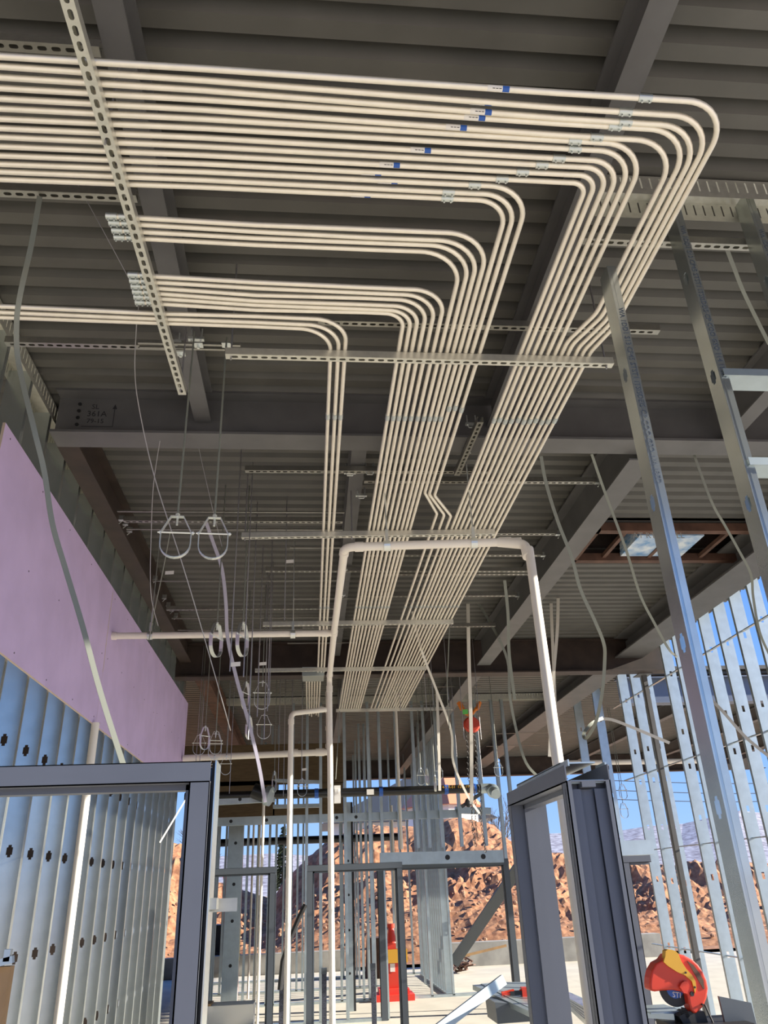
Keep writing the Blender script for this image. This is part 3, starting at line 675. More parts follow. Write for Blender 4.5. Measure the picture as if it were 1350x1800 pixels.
# ------------------------------------------------------------------ clevis hangers
def clevis(px, py, depth, wpx, hpx, ang, label, ztop=4.998, tilt=0.0, rodlab=None, m='zinc_bright'):
    """px,py = centre of the loop in the photograph, depth = Y of the hanger"""
    c = at(px, py, Y=depth); dist = (c-C0).dot(FW); k = dist/F
    wd = wpx*k; hh = hpx*k*1.12; a = math.radians(ang); U = Vector((math.cos(a), math.sin(a), 0)); N = Vector((-math.sin(a), math.cos(a), 0)); Z = Vector((0,0,1))
    r = wd/2; pts = []
    zb = -hh/2+r
    for i in range(13):
        t = math.pi+math.pi*i/12; pts.append(c+U*math.cos(t)*r+Z*(zb+math.sin(t)*r))
    z1 = hh/2*0.22
    pts += [c+U*r+Z*z1, c+U*r*.42+Z*hh/2, c-U*r*.42+Z*hh/2, c-U*r+Z*z1]
    bw = max(.012, wd*.085); b = MB(); b.ribbon(pts, N*bw, .004, True)
    b.tube([c-U*r*1.22+Z*z1, c+U*r*1.22+Z*z1], wd*.032, 8); b.tube([c+U*r*1.06+Z*z1, c+U*r*1.16+Z*z1], wd*.07, 6); b.tube([c-U*r*1.1+Z*z1, c-U*r*1.03+Z*z1], wd*.06, 6)
    b.tube([c+Z*(hh/2-.045), c+Z*(hh/2+.02)], .006, 6); b.tube([c+Z*(hh/2+.004), c+Z*(hh/2+.016)], .012, 6)
    tag(obj('clevis_hanger', b, m, smooth=False), label, 'hanger', 'clevis pipe hangers')
    rb = MB(); rb.tube([c+Z*(hh/2), Vector((c.x+tilt, c.y, ztop))], .0055, 6)
    tag(obj('threaded_rod', rb, 'strap_metal', smooth=True), rodlab or ('threaded rod of the '+label), 'rod', 'hanger rods')
clevis(309, 944, 3.50, 52, 70, 4, 'clevis hanger, left of the two biggest', 4.70)
clevis(375, 946, 3.52, 50, 70, 4, 'clevis hanger, right of the two biggest', 4.68)
clevis(380, 1126, 5.9, 40, 52, 70, 'edge-on clevis hanger over the white branch pipe, left of a pair', 4.998)
clevis(426, 1125, 5.9, 40, 52, 70, 'edge-on clevis hanger over the white branch pipe, right of a pair', 4.998)
FH = [(432, 1224, 8.5, 26, 42, 68, 'edge-on clevis hanger on the flexible violet tube line'), (461, 1223, 8.3, 27, 42, 8, 'round clevis hanger with yellow tape at its top'),
      (464, 1278, 9.4, 23, 36, 6, 'clevis hanger directly below the yellow-taped one'), (438, 1280, 9.2, 20, 34, 65, 'edge-on clevis hanger left of the lower round one'),
      (360, 1298, 9.6, 20, 34, 50, 'tilted clevis hanger beside the edge of the purple board'), (378, 1312, 9.8, 22, 38, 10, 'clevis hanger in the cluster, front of it'),
      (379, 1306, 10.6, 20, 34, 20, 'clevis hanger in the cluster, back of it'), (350, 1310, 10.6, 20, 30, 5, 'open triangular-topped hanger beside the purple board'),
      (376, 1347, 11.0, 17, 27, 6, 'clevis hanger above the door frame corner, left of a pair'), (397, 1346, 11.0, 17, 27, 6, 'clevis hanger above the door frame corner, right of a pair'),
      (482, 1375, 12.2, 12, 30, 60, 'edge-on clevis hanger at the elbow of the black pipe'), (531, 1385, 12.2, 16, 25, 6, 'small clevis hanger in front of the plywood'),
      (740, 1366, 12.2, 14, 24, 10, 'clevis hanger above the black pipe, left of three'), (751, 1366, 12.0, 10, 24, 60, 'edge-on clevis hanger above the black pipe, middle of three'),
      (771, 1358, 12.0, 14, 22, 10, 'clevis hanger above the black pipe, right of three'), (765, 1378, 11.8, 10, 22, 70, 'sunlit clevis hanger touching the black pipe'),
      (876, 1352, 12.0, 15, 22, 8, 'clevis hanger over the end cap of the black pipe')]
for a in FH: clevis(*a[:6], a[6], 4.998)

# free threaded rods and thin wires
for k, (px, y0p, y1p, Y) in enumerate([(404, 790, 1180, 5.3), (428, 850, 1190, 5.5), (436, 850, 1300, 6.2), (452, 1010, 1260, 7.2), (470, 930, 1250, 7.0), (464, 1040, 1300, 8.0), (473, 1010, 1240, 7.6),
                                       (489, 1250, 1370, 11.5), (347, 1180, 1400, 10.8), (341, 1200, 1390, 10.6), (403, 1200, 1395, 11.2), (498, 1240, 1400, 11.9), (500, 920, 1090, 6.1), (530, 1210, 1370, 10.9)]):
    p = at(px, y1p, Y=Y); rod(p.x, Y, p.z, 4.998, f'thin threaded rod hanging free in the left half, {ORD[k]} of its set', r=0.0045, group='free hanging rods')
for k, (px, y1p, Y) in enumerate([(846, 1300, 10.5), (788, 1230, 9.5), (803, 1330, 11.5), (816, 1300, 11.0), (848, 1370, 11.6), (762, 1240, 9.9), (750, 1250, 10.2), (704, 1250, 11.2)]):
    p = at(px, y1p, Y=Y); rod(p.x, Y, p.z, 4.998, f'thin threaded rod hanging free right of the conduits, {ORD[k]} of its set', r=0.0045, group='free hanging rods')
def smoothpts(P, n=6):
    P = [Vector(p) for p in P]; out = []
    for i in range(len(P)-1):
        a, b_, c, d = P[max(i-1, 0)], P[i], P[i+1], P[min(i+2, len(P)-1)]
        for k in range(n):
            t = k/n; out.append(0.5*((2*b_)+(c-a)*t+(2*a-5*b_+4*c-d)*t*t+(3*b_-a-3*c+d)*t**3))
    out.append(P[-1]); return out
def wire(name, P, r, m, label, cat='wire'):
    b = MB(); b.tube(smoothpts(P), r, 7); return tag(obj(name, b, m, smooth=True), label, cat)
def band(P, hw, m, label, name='metal_strap', th=.003, cat='strap'):
    P = smoothpts(P); b = MB(); W = []
    for i, p in enumerate(P):
        t = (P[min(i+1, len(P)-1)]-P[max(i-1, 0)]).normalized(); d = (p-C0).normalized(); W.append(t.cross(d).normalized()*hw+d*hw*.25)
    b.ribbon(P, W, th); return tag(obj(name, b, m), label, cat)
def path(pp, Y0, Y1=None):
    n = len(pp); Y1 = Y0 if Y1 is None else Y1
    return [at(x, y, Y=Y0+(Y1-Y0)*i/(n-1)) for i, (x, y) in enumerate(pp)]
band(path([(70,345),(55,430),(35,520),(29,575),(33,640),(60,755),(78,830),(92,920),(115,1000),(145,1100),(176,1215),(217,1345)], 2.585, 3.4), .011, 'strap_metal', 'long flat metal strap hanging in front of the purple board')
band(path([(362,918),(375,955),(390,1000),(397,1060),(400,1120),(415,1190),(437,1270),(455,1345),(466,1410)], 6.0, 7.0), .014, 'strap_violet', 'grey-violet flexible tube hanging through the hangers', 'flexible_tube', .012, 'tube')
wire('tie_wire', path([(240,570),(237,650),(245,720),(272,840),(320,990),(353,1100),(390,1230),(405,1284)], 3.2, 5.2), .0032, 'wire', 'long thin wire slanting down past the left hangers')
wire('tie_wire', path([(137,325),(200,440),(240,520),(241,560)], 2.7, 3.2), .002, 'wire', 'fine dark wire from the upper left down to the conduit ends')
wire('tie_wire', path([(340,730),(350,790),(375,900),(390,960)], 4.7, 5.4), .002, 'wire', 'fine wire hanging from the girder behind the right big hanger')
wire('tie_wire', path([(281,775),(270,850),(266,930),(265,1040),(278,1100)], 4.5, 5.5), .003, 'wire', 'thin wire hanging from the clamp on the girder')
wire('tie_wire', path([(300,930),(285,1010),(270,1080),(262,1125)], 5.4, 6.8), .0045, 'strap_metal', 'rod slanting to the white branch pipe hanger')
band(path([(951,802),(960,850),(980,915),(1005,980),(1020,1035),(1045,1090),(1061,1130),(1063,1160),(1058,1220),(1047,1270),(1031,1297),(1026,1290),(1040,1272),(1060,1262)], 4.72, 6.0), .012, 'strap_metal', 'hanging metal strap with a loop at its lower end, nearest the deep beam')
band(path([(1040,798),(1062,862),(1100,965),(1125,1045),(1150,1095),(1175,1140),(1190,1155)], 4.74, 6.2), .010, 'strap_metal', 'hanging metal strap crossing the roof opening')
band(path([(1215,785),(1250,880),(1275,925),(1300,970),(1320,1010),(1324,1050),(1335,1110),(1352,1150)], 4.74, 5.6), .009, 'strap_metal', 'thin dark strap hanging at the right edge over the sunny studs')
band(path([(1275,430),(1290,470),(1310,520),(1352,605)], 2.75, 3.4), .010, 'strap_metal', 'strap clipped to the upper right strut')
band(path([(1055,1264),(1075,1265),(1110,1278),(1177,1306)], 6.5, 6.4), .012, 'strap_cream', 'bent cream strip sticking out to the right below the column')
band(path([(1243,1222),(1270,1250),(1310,1295),(1352,1330)], 6.3, 6.0), .012, 'strap_cream', 'cream strip leaning across the right studs')
band(path([(822,1028),(824,1150),(828,1280),(829,1410)], 9.0, 9.6), .020, 'strap_cream', 'straight cream strip hanging in front of the chain hoist', th=.02)
band(path([(828,1040),(862,1095),(892,1160),(897,1230),(920,1330),(945,1365)], 9.0, 9.6), .016, 'strap_metal', 'slack metal strap right of the straight cream strip')
band(path([(887,1020),(893,1080),(895,1150),(905,1230)], 7.4, 8.0), .016, 'strap_metal', 'strap hanging under the deep grey beam by the PVC pipe')
band(path([(968,1040),(970,1100),(974,1190),(978,1310),(985,1420)], 9.0, 9.0), .018, 'strap_cream', 'left strand of two cream straps crossing behind the leaning pipe', th=.01)
band(path([(981,1020),(980,1100),(972,1200),(966,1330)], 8.8, 8.8), .018, 'strap_cream', 'right strand of two cream straps crossing behind the leaning pipe', th=.01)
band(path([(725,1075),(740,1140),(768,1215),(793,1285),(797,1340),(820,1395),(843,1430)], 8.6, 10.5), .014, 'strap_cream', 'long slack strap hanging down from the third trapeze to the black pipe')
wire('tie_wire', path([(790,1100),(788,1160),(786,1210),(790,1280)], 8.4, 8.8), .006, 'strap_metal', 'thin wire under the right end of the third trapeze')
band(path([(768,1215),(771,1300),(773,1390)], 10.6, 10.6), .018, 'strap_cream', 'short cream strip right of the far conduits', th=.012)
band(path([(342,1385),(330,1400),(281,1481)], 5.5, 5.0), .004, 'strap_cream', 'small white rod leaning on the left wall studs')
for k, (px, py, Y, rp_) in enumerate([(290, 1010, 6.0, None), (500, 990, 6.1, (500, 1090)), (404, 1172, 5.3, (404, 1180)), (452, 1170, 7.2, (452, 1260)), (530, 1355, 10.9, (530, 1370))]):
    p = at(px, py, Y=Y)
    if rp_: p.x = at(rp_[0], rp_[1], Y=Y).x
    b = MB(); b.add([p, p+Vector((.07,0,.004)), p+Vector((.07,.001,.035)), p+Vector((0,.001,.03))], [[0,1,2,3]])
    tag(obj('paper_tag', b, 'label_white', solid=.001), f'small white tag fluttering on a rod, {ORD[k]} from the top', 'tag', 'white rod tags')
# ------------------------------------------------------------------ door frames
def frame(pts_out, name, label, m, depth, face=0.05, stop=True):
    pass
def hframe(x0, x1, zt, y, depth, face, m, label, zb=0.0, left=True, right=True):
    t = empty('door_frame', ((x0+x1)/2, y, zb), label, 'door frame')
    def member(nm, ax0, ax1, az0, az1, vert, inward):
        b = MB(); d = depth
        b.box(ax0, ax1, y, y+.003, az0, az1)                    # face
        b.box(ax0, ax1, y+d-.003, y+d, az0, az1)
        if vert:
            xi = ax1 if inward > 0 else ax0; s = inward
            for (u0, u1, o) in ((0, .05, 0), (.05, d-.05, .016), (d-.05, d, 0)):
                xa, xb2 = sorted((xi-s*.004, xi+s*(o+.0))); b.box(xa, xb2+.0005, y+u0, y+u1, az0, az1)
            xo = ax0 if inward > 0 else ax1
            b.box(min(xo, xo+s*.012), max(xo, xo+s*.012), y+.003, y+.006, az0, az1); b.box(min(xo, xo+s*.0025), max(xo, xo+s*.0025), y, y+.014, az0, az1)
            b.box(min(xo, xo+s*.0025), max(xo, xo+s*.0025), y+d-.014, y+d, az0, az1)
        else:
            for (u0, u1, o) in ((0, .05, 0), (.05, d-.05, .016), (d-.05, d, 0)): b.box(ax0, ax1, y+u0, y+u1, az0-o, az0+.004)
            b.box(ax0, ax1, y, y+.014, az1-.003, az1); b.box(ax0, ax1, y+d-.014, y+d, az1-.003, az1)
        return obj(nm, b, m, t)
    member('head', x0, x1, zt-face, zt, False, 0)
    if left: member('jamb', x0, x0+face, zb, zt-face, True, 1)
    if right: member('jamb', x1-face, x1, zb, zt-face, True, -1)
    return t
f1 = hframe(-2.35, -0.305, 2.22, 2.5, 0.145, 0.062, 'frame_paint', 'big blue-grey steel door frame in the left foreground')
# the ragged wall clip on the left foreground frame and its track edge
b = MB(); b.box(-0.294, -0.290, 2.52, 2.64, 0, 2.225); obj('stud_edge', b, 'galvanised', f1)
b = MB(); b.box(-0.304, -0.294, 2.535, 2.63, 0, 2.22); obj('jamb_shadow', b, 'black', f1)  # black strip painting the shadow in the gap beside the jamb
b = MB(); b.box(-0.29, -0.215, 2.60, 2.602, 1.802, 1.838); b.box(-0.29, -0.27, 2.54, 2.60, 1.81, 1.84); obj('anchor_clip', b, 'strut_shaded', f1)
hframe(-1.25, -0.395, 2.115, 10.0, 0.145, 0.07, 'frame_gray', 'grey door frame left of the main white pipe, partly behind the foreground frame')
hframe(-0.03, 1.10, 2.115, 10.0, 0.145, 0.07, 'frame_gray', 'grey door frame around the middle opening, crossed by the white pipe')
hframe(1.12, 3.35, 2.21, 14.0, 0.145, 0.10, 'frame_gray', 'wide double door frame under the galvanised header')
# right foreground frame, lies in a wall running away from the viewer
def vframe(x, y0, y1, zt, depth, face, m, label):
    t = empty('door_frame', (x, (y0+y1)/2, 0), label, 'door frame')
    b = MB(); b.box(x, x+.004, y0, y1, zt-face, zt); b.box(x+depth-.004, x+depth, y0, y1, zt-face, zt)
    for (u0, u1, o) in ((0, .05, 0), (.05, depth-.05, .016), (depth-.05, depth, 0)): b.box(x+u0, x+u1, y0, y1, zt-face-o, zt-face+.004)
    obj('head', b, m, t)
    for (ya, s) in ((y0, 1), (y1, -1)):
        b = MB(); a0, a1 = sorted((ya, ya+s*face)); b.box(x, x+.004, a0, a1, 0, zt-face); b.box(x+depth-.004, x+depth, a0, a1, 0, zt-face)
        yi = ya+s*face
        for (u0, u1, o) in ((0, .05, 0), (.05, depth-.05, .016), (depth-.05, depth, 0)):
            p_, q_ = sorted((yi-s*.004, yi+s*(o+.0005))); b.box(x+u0, x+u1, p_, q_, 0, zt-face)
            p_, q_ = sorted((ya+s*(.02+o), ya+s*(.024+o))) ; b.box(x+u0, x+u1, p_, q_, 0, zt-face-.02) if s > 0 else None
        b.box(x, x+.016, min(ya, ya+s*.003), max(ya, ya+s*.003), 0, zt-face)
        b.box(x+depth-.016, x+depth, min(ya, ya+s*.003), max(ya, ya+s*.003), 0, zt-face)
        obj('jamb', b, m, t)
    return t
vf = vframe(0.81, 2.50, 3.30, 2.18, 0.145, 0.052, 'frame_paint', 'blue-grey steel door frame in the right foreground, seen at a slant')
b = MB(); b.box(0.83, 0.94, 2.515, 2.58, 2.125, 2.135); b.box(0.83, 0.835, 2.52, 3.2, 2.18, 2.20); b.box(0.83, 0.95, 2.60, 3.2, 2.197, 2.202); b.box(0.956, 0.962, 2.53, 2.62, 0, 2.19)
tag(obj('header_track', b, 'galvanised_dull'), 'short track piece capping the right foreground frame', 'track')
# frame and header farther right
p = at(1092, 1499, Y=6.5); q_ = at(1142, 1499, Y=6.5)
hframe(p.x-.02, q_.x, p.z, 6.5, 0.14, 0.075, 'frame_paint', 'blue-grey door frame half hidden behind the right foreground frame', right=False)
p = at(1088, 1478, Y=6.0); q = at(1142, 1475, Y=6.0)
b = MB(); b.box(p.x, q.x+.02, 6.0, 6.15, p.z-.10, p.z); tag(obj('box_header', b, 'galvanised_dull'), 'pale box header between the foreground frame and the outer wall studs', 'header')

# ------------------------------------------------------------------ far stud partitions
def rowstud(px, Y, pyref, zt, label, web=.092, z0=0.02, rot=-90, group=None, m='galvanised_dull', fl=.041):
    x = at(px, pyref, Y=Y).x; return stud(x, Y, z0, zt, rot, label, group, web=web, holes=(0.6, 1.25, 1.9, 2.55, 3.2, 4.2), knock='rect', m=m, fl=fl)
R14 = [607, 653, 676, 561, 505]
for k, px in enumerate((507, 535, 561, 607, 653, 675, 900, 921)):
    rowstud(px, 14.05, 1650, 4.95, f'stud of the far partition carrying the wide door frame, {ORD[k]} from the left', group='studs of the partition at the wide door frame', fl=.05)
for k, px in enumerate((697, 728, 748, 770, 803, 845)):
    rowstud(px, 14.05, 1400, 4.95, f'short stud above the wide door header, {ORD[k]} from the left', z0=2.42, group='cripple studs over the wide door', fl=.05)
for k, px in enumerate((428, 447, 468, 480, 598, 636, 646, 752, 789)):
    rowstud(px, 16.4, 1650, 4.95, f'stud in the second far row, {ORD[k]} from the left', group='studs of the second far row')
for k, px in enumerate((388, 455, 520, 530, 629, 645, 657, 692, 742)):
    rowstud(px, 18.4, 1650, 4.95, f'thin stud in the third far row, {ORD[k]} from the left', group='studs of the third far row')
for k, px in enumerate((378, 400, 460, 498, 600, 622, 634, 702, 716)):
    rowstud(px, 20.6, 1500, 4.95, f'most distant row stud, {ORD[k]} from the left', group='studs of the most distant row')
for (Y, x0, x1, lab) in ((14.05, -0.9, 1.15, 'floor track of the partition at the wide door frame'), (16.4, -2.2, 3.6, 'floor track of the second far row'), (18.4, -2.4, 1.7, 'floor track of the third far row'), (20.6, -2.6, 3.2, 'floor track of the most distant row')):
    b = MB(); b.box(x0, x1, Y-.046, Y+.046, 0, .045); tag(obj('floor_track', b, 'galvanised_dull'), lab, 'track')
# wall of studs running away right of centre
k = 0
y = 16.6
while y < 20.4:
    f = (y-16.6)/3.8; stud(2.62+0.1*0, y, 0.02, 4.95, 0, f'stud of the dense partition running away beyond the wide door, {ORD[k]} from its near end', 'studs of the partition running away', web=.152, holes=(1.0, 1.6, 2.5, 3.3), knock='rect', m='galvanised_dull'); y += .3; k += 1
b = MB(); b.box(2.54, 2.70, 16.5, 20.4, 0, .04); tag(obj('floor_track', b, 'galvanised_dull'), 'floor track of the dense partition running away', 'track')
k = 0; y = 12.2
while y < 15.6:
    stud(-1.72, y, 0.02, 3.1, 0, f'stud of the low partition beyond the left wall, {ORD[k]} from its near end', 'studs of the low left partition', web=.152, holes=(1.0, 1.6, 2.3), knock='rect', m='galvanised_dull'); y += .34; k += 1
p = at(409, 1600, Y=15.9); b = MB(); b.box(p.x-.14, p.x+.14, 15.9, 16.05, 0, 3.45); 
for z in (.7, 1.4, 2.0, 2.7): b.tube([(p.x, 15.899, z), (p.x, 15.895, z)], .03, 8, 1)
tag(obj('boxed_column', b, ['galvanised_dull', 'black']), 'wide galvanised boxed stud column behind the left grey door frame', 'column')
p = at(496/1.0, 1500, Y=14.6)
p = at(617, 1650, Y=15.2); b = MB(); b.box(p.x-.09, p.x+.03, 15.2, 15.35, 0, 3.3); b.box(p.x+.032, p.x+.07, 15.22, 15.36, 0, 3.3, 1)
for z in (.55, 1.2, 1.75, 2.3): b.tube([(p.x-.03, 15.199, z), (p.x-.03, 15.195, z)], .022, 8, 1)
tag(obj('boxed_column', b, ['galvanised_dull', 'black']), 'galvanised jamb column with dark gap right of the main white pipe', 'column')
# headers
def track_h(pxa, pya, pxb, pyb, Y, hh, label, holes=(), m='galvanised_dull'):
    a = at(pxa, pya, Y=Y); c = at(pxb, pyb, Y=Y); b = MB(); b.bar(a, c, .10, hh)
    for hx in holes:
        q = a.lerp(c, (hx-pxa)/(pxb-pxa)); b.tube([q+Vector((0,-.052,0)), q+Vector((0,-.056,0))], hh*.22, 10, 1)
    return tag(obj('header_track', b, [m, 'black']), label, 'header')
track_h(366, 1409, 484, 1402, 12.6, .12, 'bright horizontal track left, above the plywood opening', (422,))
track_h(355, 1446, 810, 1430, 14.2, .13, 'long horizontal header track across the far partition', (405, 466, 588, 622))
track_h(668, 1510, 884, 1505, 13.96, .19, 'galvanised box header over the wide double door frame', (785, 848))
track_h(800, 1424, 862, 1426, 14.2, .11, 'short header track below the black pipe end')
track_h(483, 1372, 565, 1375, 14.3, .05, 'thin track forming the window head in front of the plywood')
track_h(480, 1418, 565, 1416, 14.3, .06, 'thin track forming the window sill in front of the plywood')
# plywood
for (xa, ya, xb, yb_, Y, lab) in [(325, 1312, 604, 1376, 15.0, 'brown plywood sheathing band on the left, upper'), (330, 1376, 482, 1444, 15.0, 'brown plywood sheathing left of the small window opening'), (565, 1376, 604, 1440, 15.0, 'brown plywood sheathing right of the small window opening'), (480, 1420, 565, 1440, 15.0, 'strip of plywood below the small window opening')]:
    a = at(xa, ya, Y=Y); c = at(xb, yb_, Y=Y); b = MB(); b.box(a.x, c.x, Y, Y+.02, c.z, a.z); tag(obj('plywood_sheet', b, 'plywood'), lab, 'plywood')
# black pipe + end cap
a = at(372, 1394, Y=12.6); c = at(845, 1392, Y=12.6); zz = (a.z+c.z)/2
pb = MB(); pb.tube([(a.x-.4, 12.6, zz), (c.x, 12.6, zz)], .066, 18)
bp = tag(obj('black_pipe', pb, 'black_pipe', smooth=True), 'large black steel pipe running across the far room', 'pipe')
eb = MB(); eb.tube(fillet([(c.x, 12.6, zz), (c.x+.17, 12.6, zz), (c.x+.17, 12.5, zz-.03), (c.x+.17, 12.3, zz-.12)], .05), .075, 18); eb.tube([(c.x+.17, 12.5, zz-.04), (c.x+.17, 12.44, zz-.07)], .10, 18)
o = obj('end_elbow', eb, 'galvanised_dull', bp, smooth=True); o['label'] = 'pale end elbow with flange'
for x in (c.x-.55, c.x-.1, a.x+1.6, a.x+2.6):
    h = MB(); h.tube([(x-.03, 12.6, zz), (x+.03, 12.6, zz)], .073, 18); obj('blue_tape', h, 'label_blue', bp, smooth=True)
h = MB(); x = at(652, 1391, Y=12.6).x; h.box(x-.07, x+.04, 12.525, 12.535, zz-.05, zz+.03); obj('paper_label', h, 'label_white', bp)
text('yellow_writing', '4-S R-51  12-5-19', .06, (c.x-.62, 12.528, zz+.01), (1,0,0), (0,0,1), 'yellow_paint', bp)
p = at(463, 1390, Y=12.3)
b = MB(); b.tube([p+Vector((-.15,-.1,0)), p+Vector((.05,-.1,-.08))], .11, 18); b.tube([p+Vector((.05,-.12,-.08)), p+Vector((.12,-.14,-.10))], .14, 18, 1)
tag(obj('pipe_elbow', b, ['black_pipe', 'galvanised_dull'], smooth=True), 'black flanged elbow with pale ring at the left end of the black pipe', 'fitting')
a = at(345, 1476, Y=20); c = at(700, 1470, Y=20)
b = MB(); b.tube([(a.x, 20, (a.z+c.z)/2-.05), (c.x, 20, (a.z+c.z)/2-.05)], .085, 14); tag(obj('black_pipe', b, 'black_pipe', smooth=True), 'lower black pipe seen against the sky farther back', 'pipe')
p = at(592, 1395, Y=9.4); b = MB(); b.box(p.x-.03, p.x+.045, 9.4, 9.48, p.z-.1, p.z+.09); b.box(p.x-.025, p.x+.02, 9.38, 9.4, p.z+.0, p.z+.05); tag(obj('alarm_box', b, 'tower_white'), 'small pale box hanging right of the main white pipe', 'box')
wire('tie_wire', [at(597, 1250, Y=9.4), at(590, 1370, Y=9.4)], .004, 'strap_metal', 'rod from which the small pale box hangs')
# far white pvc vertical at right of centre
p = at(698, 1300, Y=13.6); pipe([(p.x, 13.6, 2.4), (p.x, 13.6, 4.998)], .024, 'thin white pipe hanging among the studs under the conduit end')
p = at(697, 1640, Y=15); pipe([(p.x, 15, 0.9), (p.x, 15, 3.2)], .02, 'thin pale pipe behind the traffic post')
for k, (px, Y, zt, m, lab) in enumerate([(458, 13, 3.3, 'pvc', 'pale vertical pipe left of the thin PVC drop'), (441, 17.5, 3.4, 'pvc', 'sunlit vertical pipe in the left grey frame opening'), (422, 17, 2.4, 'pole_red', 'red and yellow measuring pole in the left opening'), (452, 15.5, 3.1, 'strap_cream', 'cream vertical strip in the left opening')]):
    x = at(px, 1600, Y=Y).x; b = MB(); b.tube([(x, Y, 0.02), (x, Y, zt)], .022, 10)
    if k == 2: b.tube([(x, Y, .7), (x, Y, 1.25)], .026, 10, 1)
    tag(obj('vertical_pipe' if k != 2 else 'measuring_pole', b, [m, 'pole_yellow'], smooth=True), lab, 'pole' if k == 2 else 'pipe')
# black sleeves
for k, (px, Y) in enumerate([(657, 13.6), (570, 13.3), (495, 13.3), (548, 13.8)][:3]):
    x = at(px, 1750, Y=Y).x; b = MB(); b.box(x-.035, x+.035, Y, Y+.06, 0.02, .76); b.box(x-.04, x+.04, Y-.003, Y+.063, .72, .80, 1)
    tag(obj('foam_sleeved_post', b, ['sleeve', 'frame_gray']), ('dark perforated post at the foot of the partition, right of the main pipe', 'dark perforated post beside the main white pipe', 'dark perforated post left of the thin PVC pipe')[k], 'post')
pts = path([(492,1740),(497,1690),(510,1650),(527,1610),(537,1590)], 12.5, 12.5)
b = MB(); b.tube(pts, .035, 8); tag(obj('black_tool', b, 'black', smooth=True), 'black long-handled tool leaning near the thin PVC pipe', 'tool')

# ------------------------------------------------------------------ chain hoist
Y = 11.6
p = at(829, 1274, Y=Y)
hs = empty('chain_hoist', (p.x, Y, p.z-.14), 'red chain hoist hanging from the far beam with long chains', 'hoist')
b = MB(); b.sphere(p, .13, 16, sc=(1, .55, .95)); b.tube([p+Vector((0,-.075,0)), p+Vector((0,.075,0))], .10, 16); obj('hoist_body', b, 'hoist_red', hs, smooth=True)
b = MB(); b.bar(p+Vector((-.12,-.02,.22)), p+Vector((-.16,.02,.34)), .07, .05); b.bar(p+Vector((.10,-.02,.22)), p+Vector((.16,.02,.34)), .05, .04); b.tube(smoothpts([p+Vector((-.14,0,.25)), p+Vector((-.02,0,.14)), p+Vector((.10,0,.25))]), .025, 8); obj('beam_trolley', b, 'orange', hs)
b = MB(); b.box(p.x-.13, p.x-.05, Y-.05, Y-.04, p.z+.15, p.z+.22); obj('green_tag', b, 'green_tag', hs)
b = MB(); b.tube([p+Vector((0,0,.12)), p+Vector((0,0,.40))], .012, 8); obj('top_hook', b, 'black', hs)
def chain(x, y, z1, z0, nm='hand_chain'):
    b = MB(); z = z1; k = 0
    while z > z0:
        a = Vector((1,0,0)) if k % 2 else Vector((0,1,0)); wob = .012*math.sin(z*9)
        c = Vector((x+wob, y, z)); pts = [c+a*math.cos(t)*.013+Vector((0,0,math.sin(t)*.026)) for t in [2*math.pi*i/6 for i in range(7)]]
        b.tube(pts, .0045, 4, cap=False); z -= .04; k += 1
    return obj(nm, b, 'black' if nm != 'load_chain' else 'bark', hs)
chain(p.x-.10, Y, p.z-.02, at(820, 1490, Y=Y).z); chain(p.x-.05, Y, p.z-.1, at(824, 1480, Y=Y).z, 'load_chain'); chain(p.x+.03, Y, p.z-.1, at(833, 1500, Y=Y).z)
b = MB(); q = at(823, 1411, Y=Y); b.sphere(q, .05, 10, sc=(1,.7,1.3)); b.bar(q+Vector((-.1,0,-.05)), q+Vector((.2,0,.12)), .05, .05); obj('hook_block', b, 'black', hs)

# ------------------------------------------------------------------ abrasive chop saw
Y = 5.2
def sp(x, y, dy=0): return at(x/5.4+1100, y/5.4+1560, Y=Y)+Vector((0, dy, 0))
t = empty('chop_saw', at(1200, 1800, Y=Y), 'red and yellow abrasive chop saw at the lower right', 'saw')
G = [(235,980),(230,920),(234,860),(250,790),(290,720),(350,688),(385,640),(430,625),(490,627),(560,645),(640,690),(690,735),(735,800),(770,880),(785,960),(772,1050),(740,1130),(700,1175),(660,1205),(628,1178),(603,1110),(590,1030),(575,1000),(450,975),(350,980),(280,990)]
b = MB(); b.prism([sp(*g) for g in G], (0, .10, 0)); o = obj('blade_guard', b, 'red_plastic', t)
md = o.modifiers.new('bevel', 'BEVEL'); md.width = .012; md.segments = 3; md.limit_method = 'ANGLE'
Yl = [(368,655),(372,600),(395,587),(430,590),(465,602),(492,628),(520,700),(565,770),(625,835),(655,890),(662,950),(648,1005),(640,960),(620,890),(560,835),(480,800),(395,745),(352,705)]
b = MB(); b.prism([sp(*g, -.012) for g in Yl], (0, .05, 0)); o = obj('arm_cover', b, 'yellow_paint', t); o['label'] = 'yellow cover'
b = MB(); b.prism([sp(*g, -.004) for g in [(580,695),(640,735),(700,815),(735,880),(745,965),(735,965)]], (0, .004, 0)); obj('slot', b, 'rust', t)
b = MB(); b.prism([sp(*g, -.02) for g in [(500,940),(515,905),(545,885),(575,890),(590,920),(585,965),(570,1005),(540,1000)]], (0, .03, 0)); o = obj('lock_knob', b, 'red_plastic', t)
c = sp(500, 965, .055); r = (sp(500, 1145, .055)-c).length
b = MB(); b.tube([c, c+Vector((0,.004,0))], r, 40); bl = obj('abrasive_blade', b, 'blade_black', t)
b = MB(); b.tube([c+Vector((0,-.002,0)), c+Vector((0,-.0005,0))], r*.55, 32); lb = obj('blade_label', b, 'label_blue', bl); lb.location = lb.location  # parented on the blade
lb.parent = bl; lb.location = Vector((c.x, c.y-.00125, c.z-r*.55))-(bl.location+t.location)
text('blade_print', 'STI', r*.42, sp(478, 1050, .0515), (1,0,-.15), (.15,0,1), 'label_white', t)
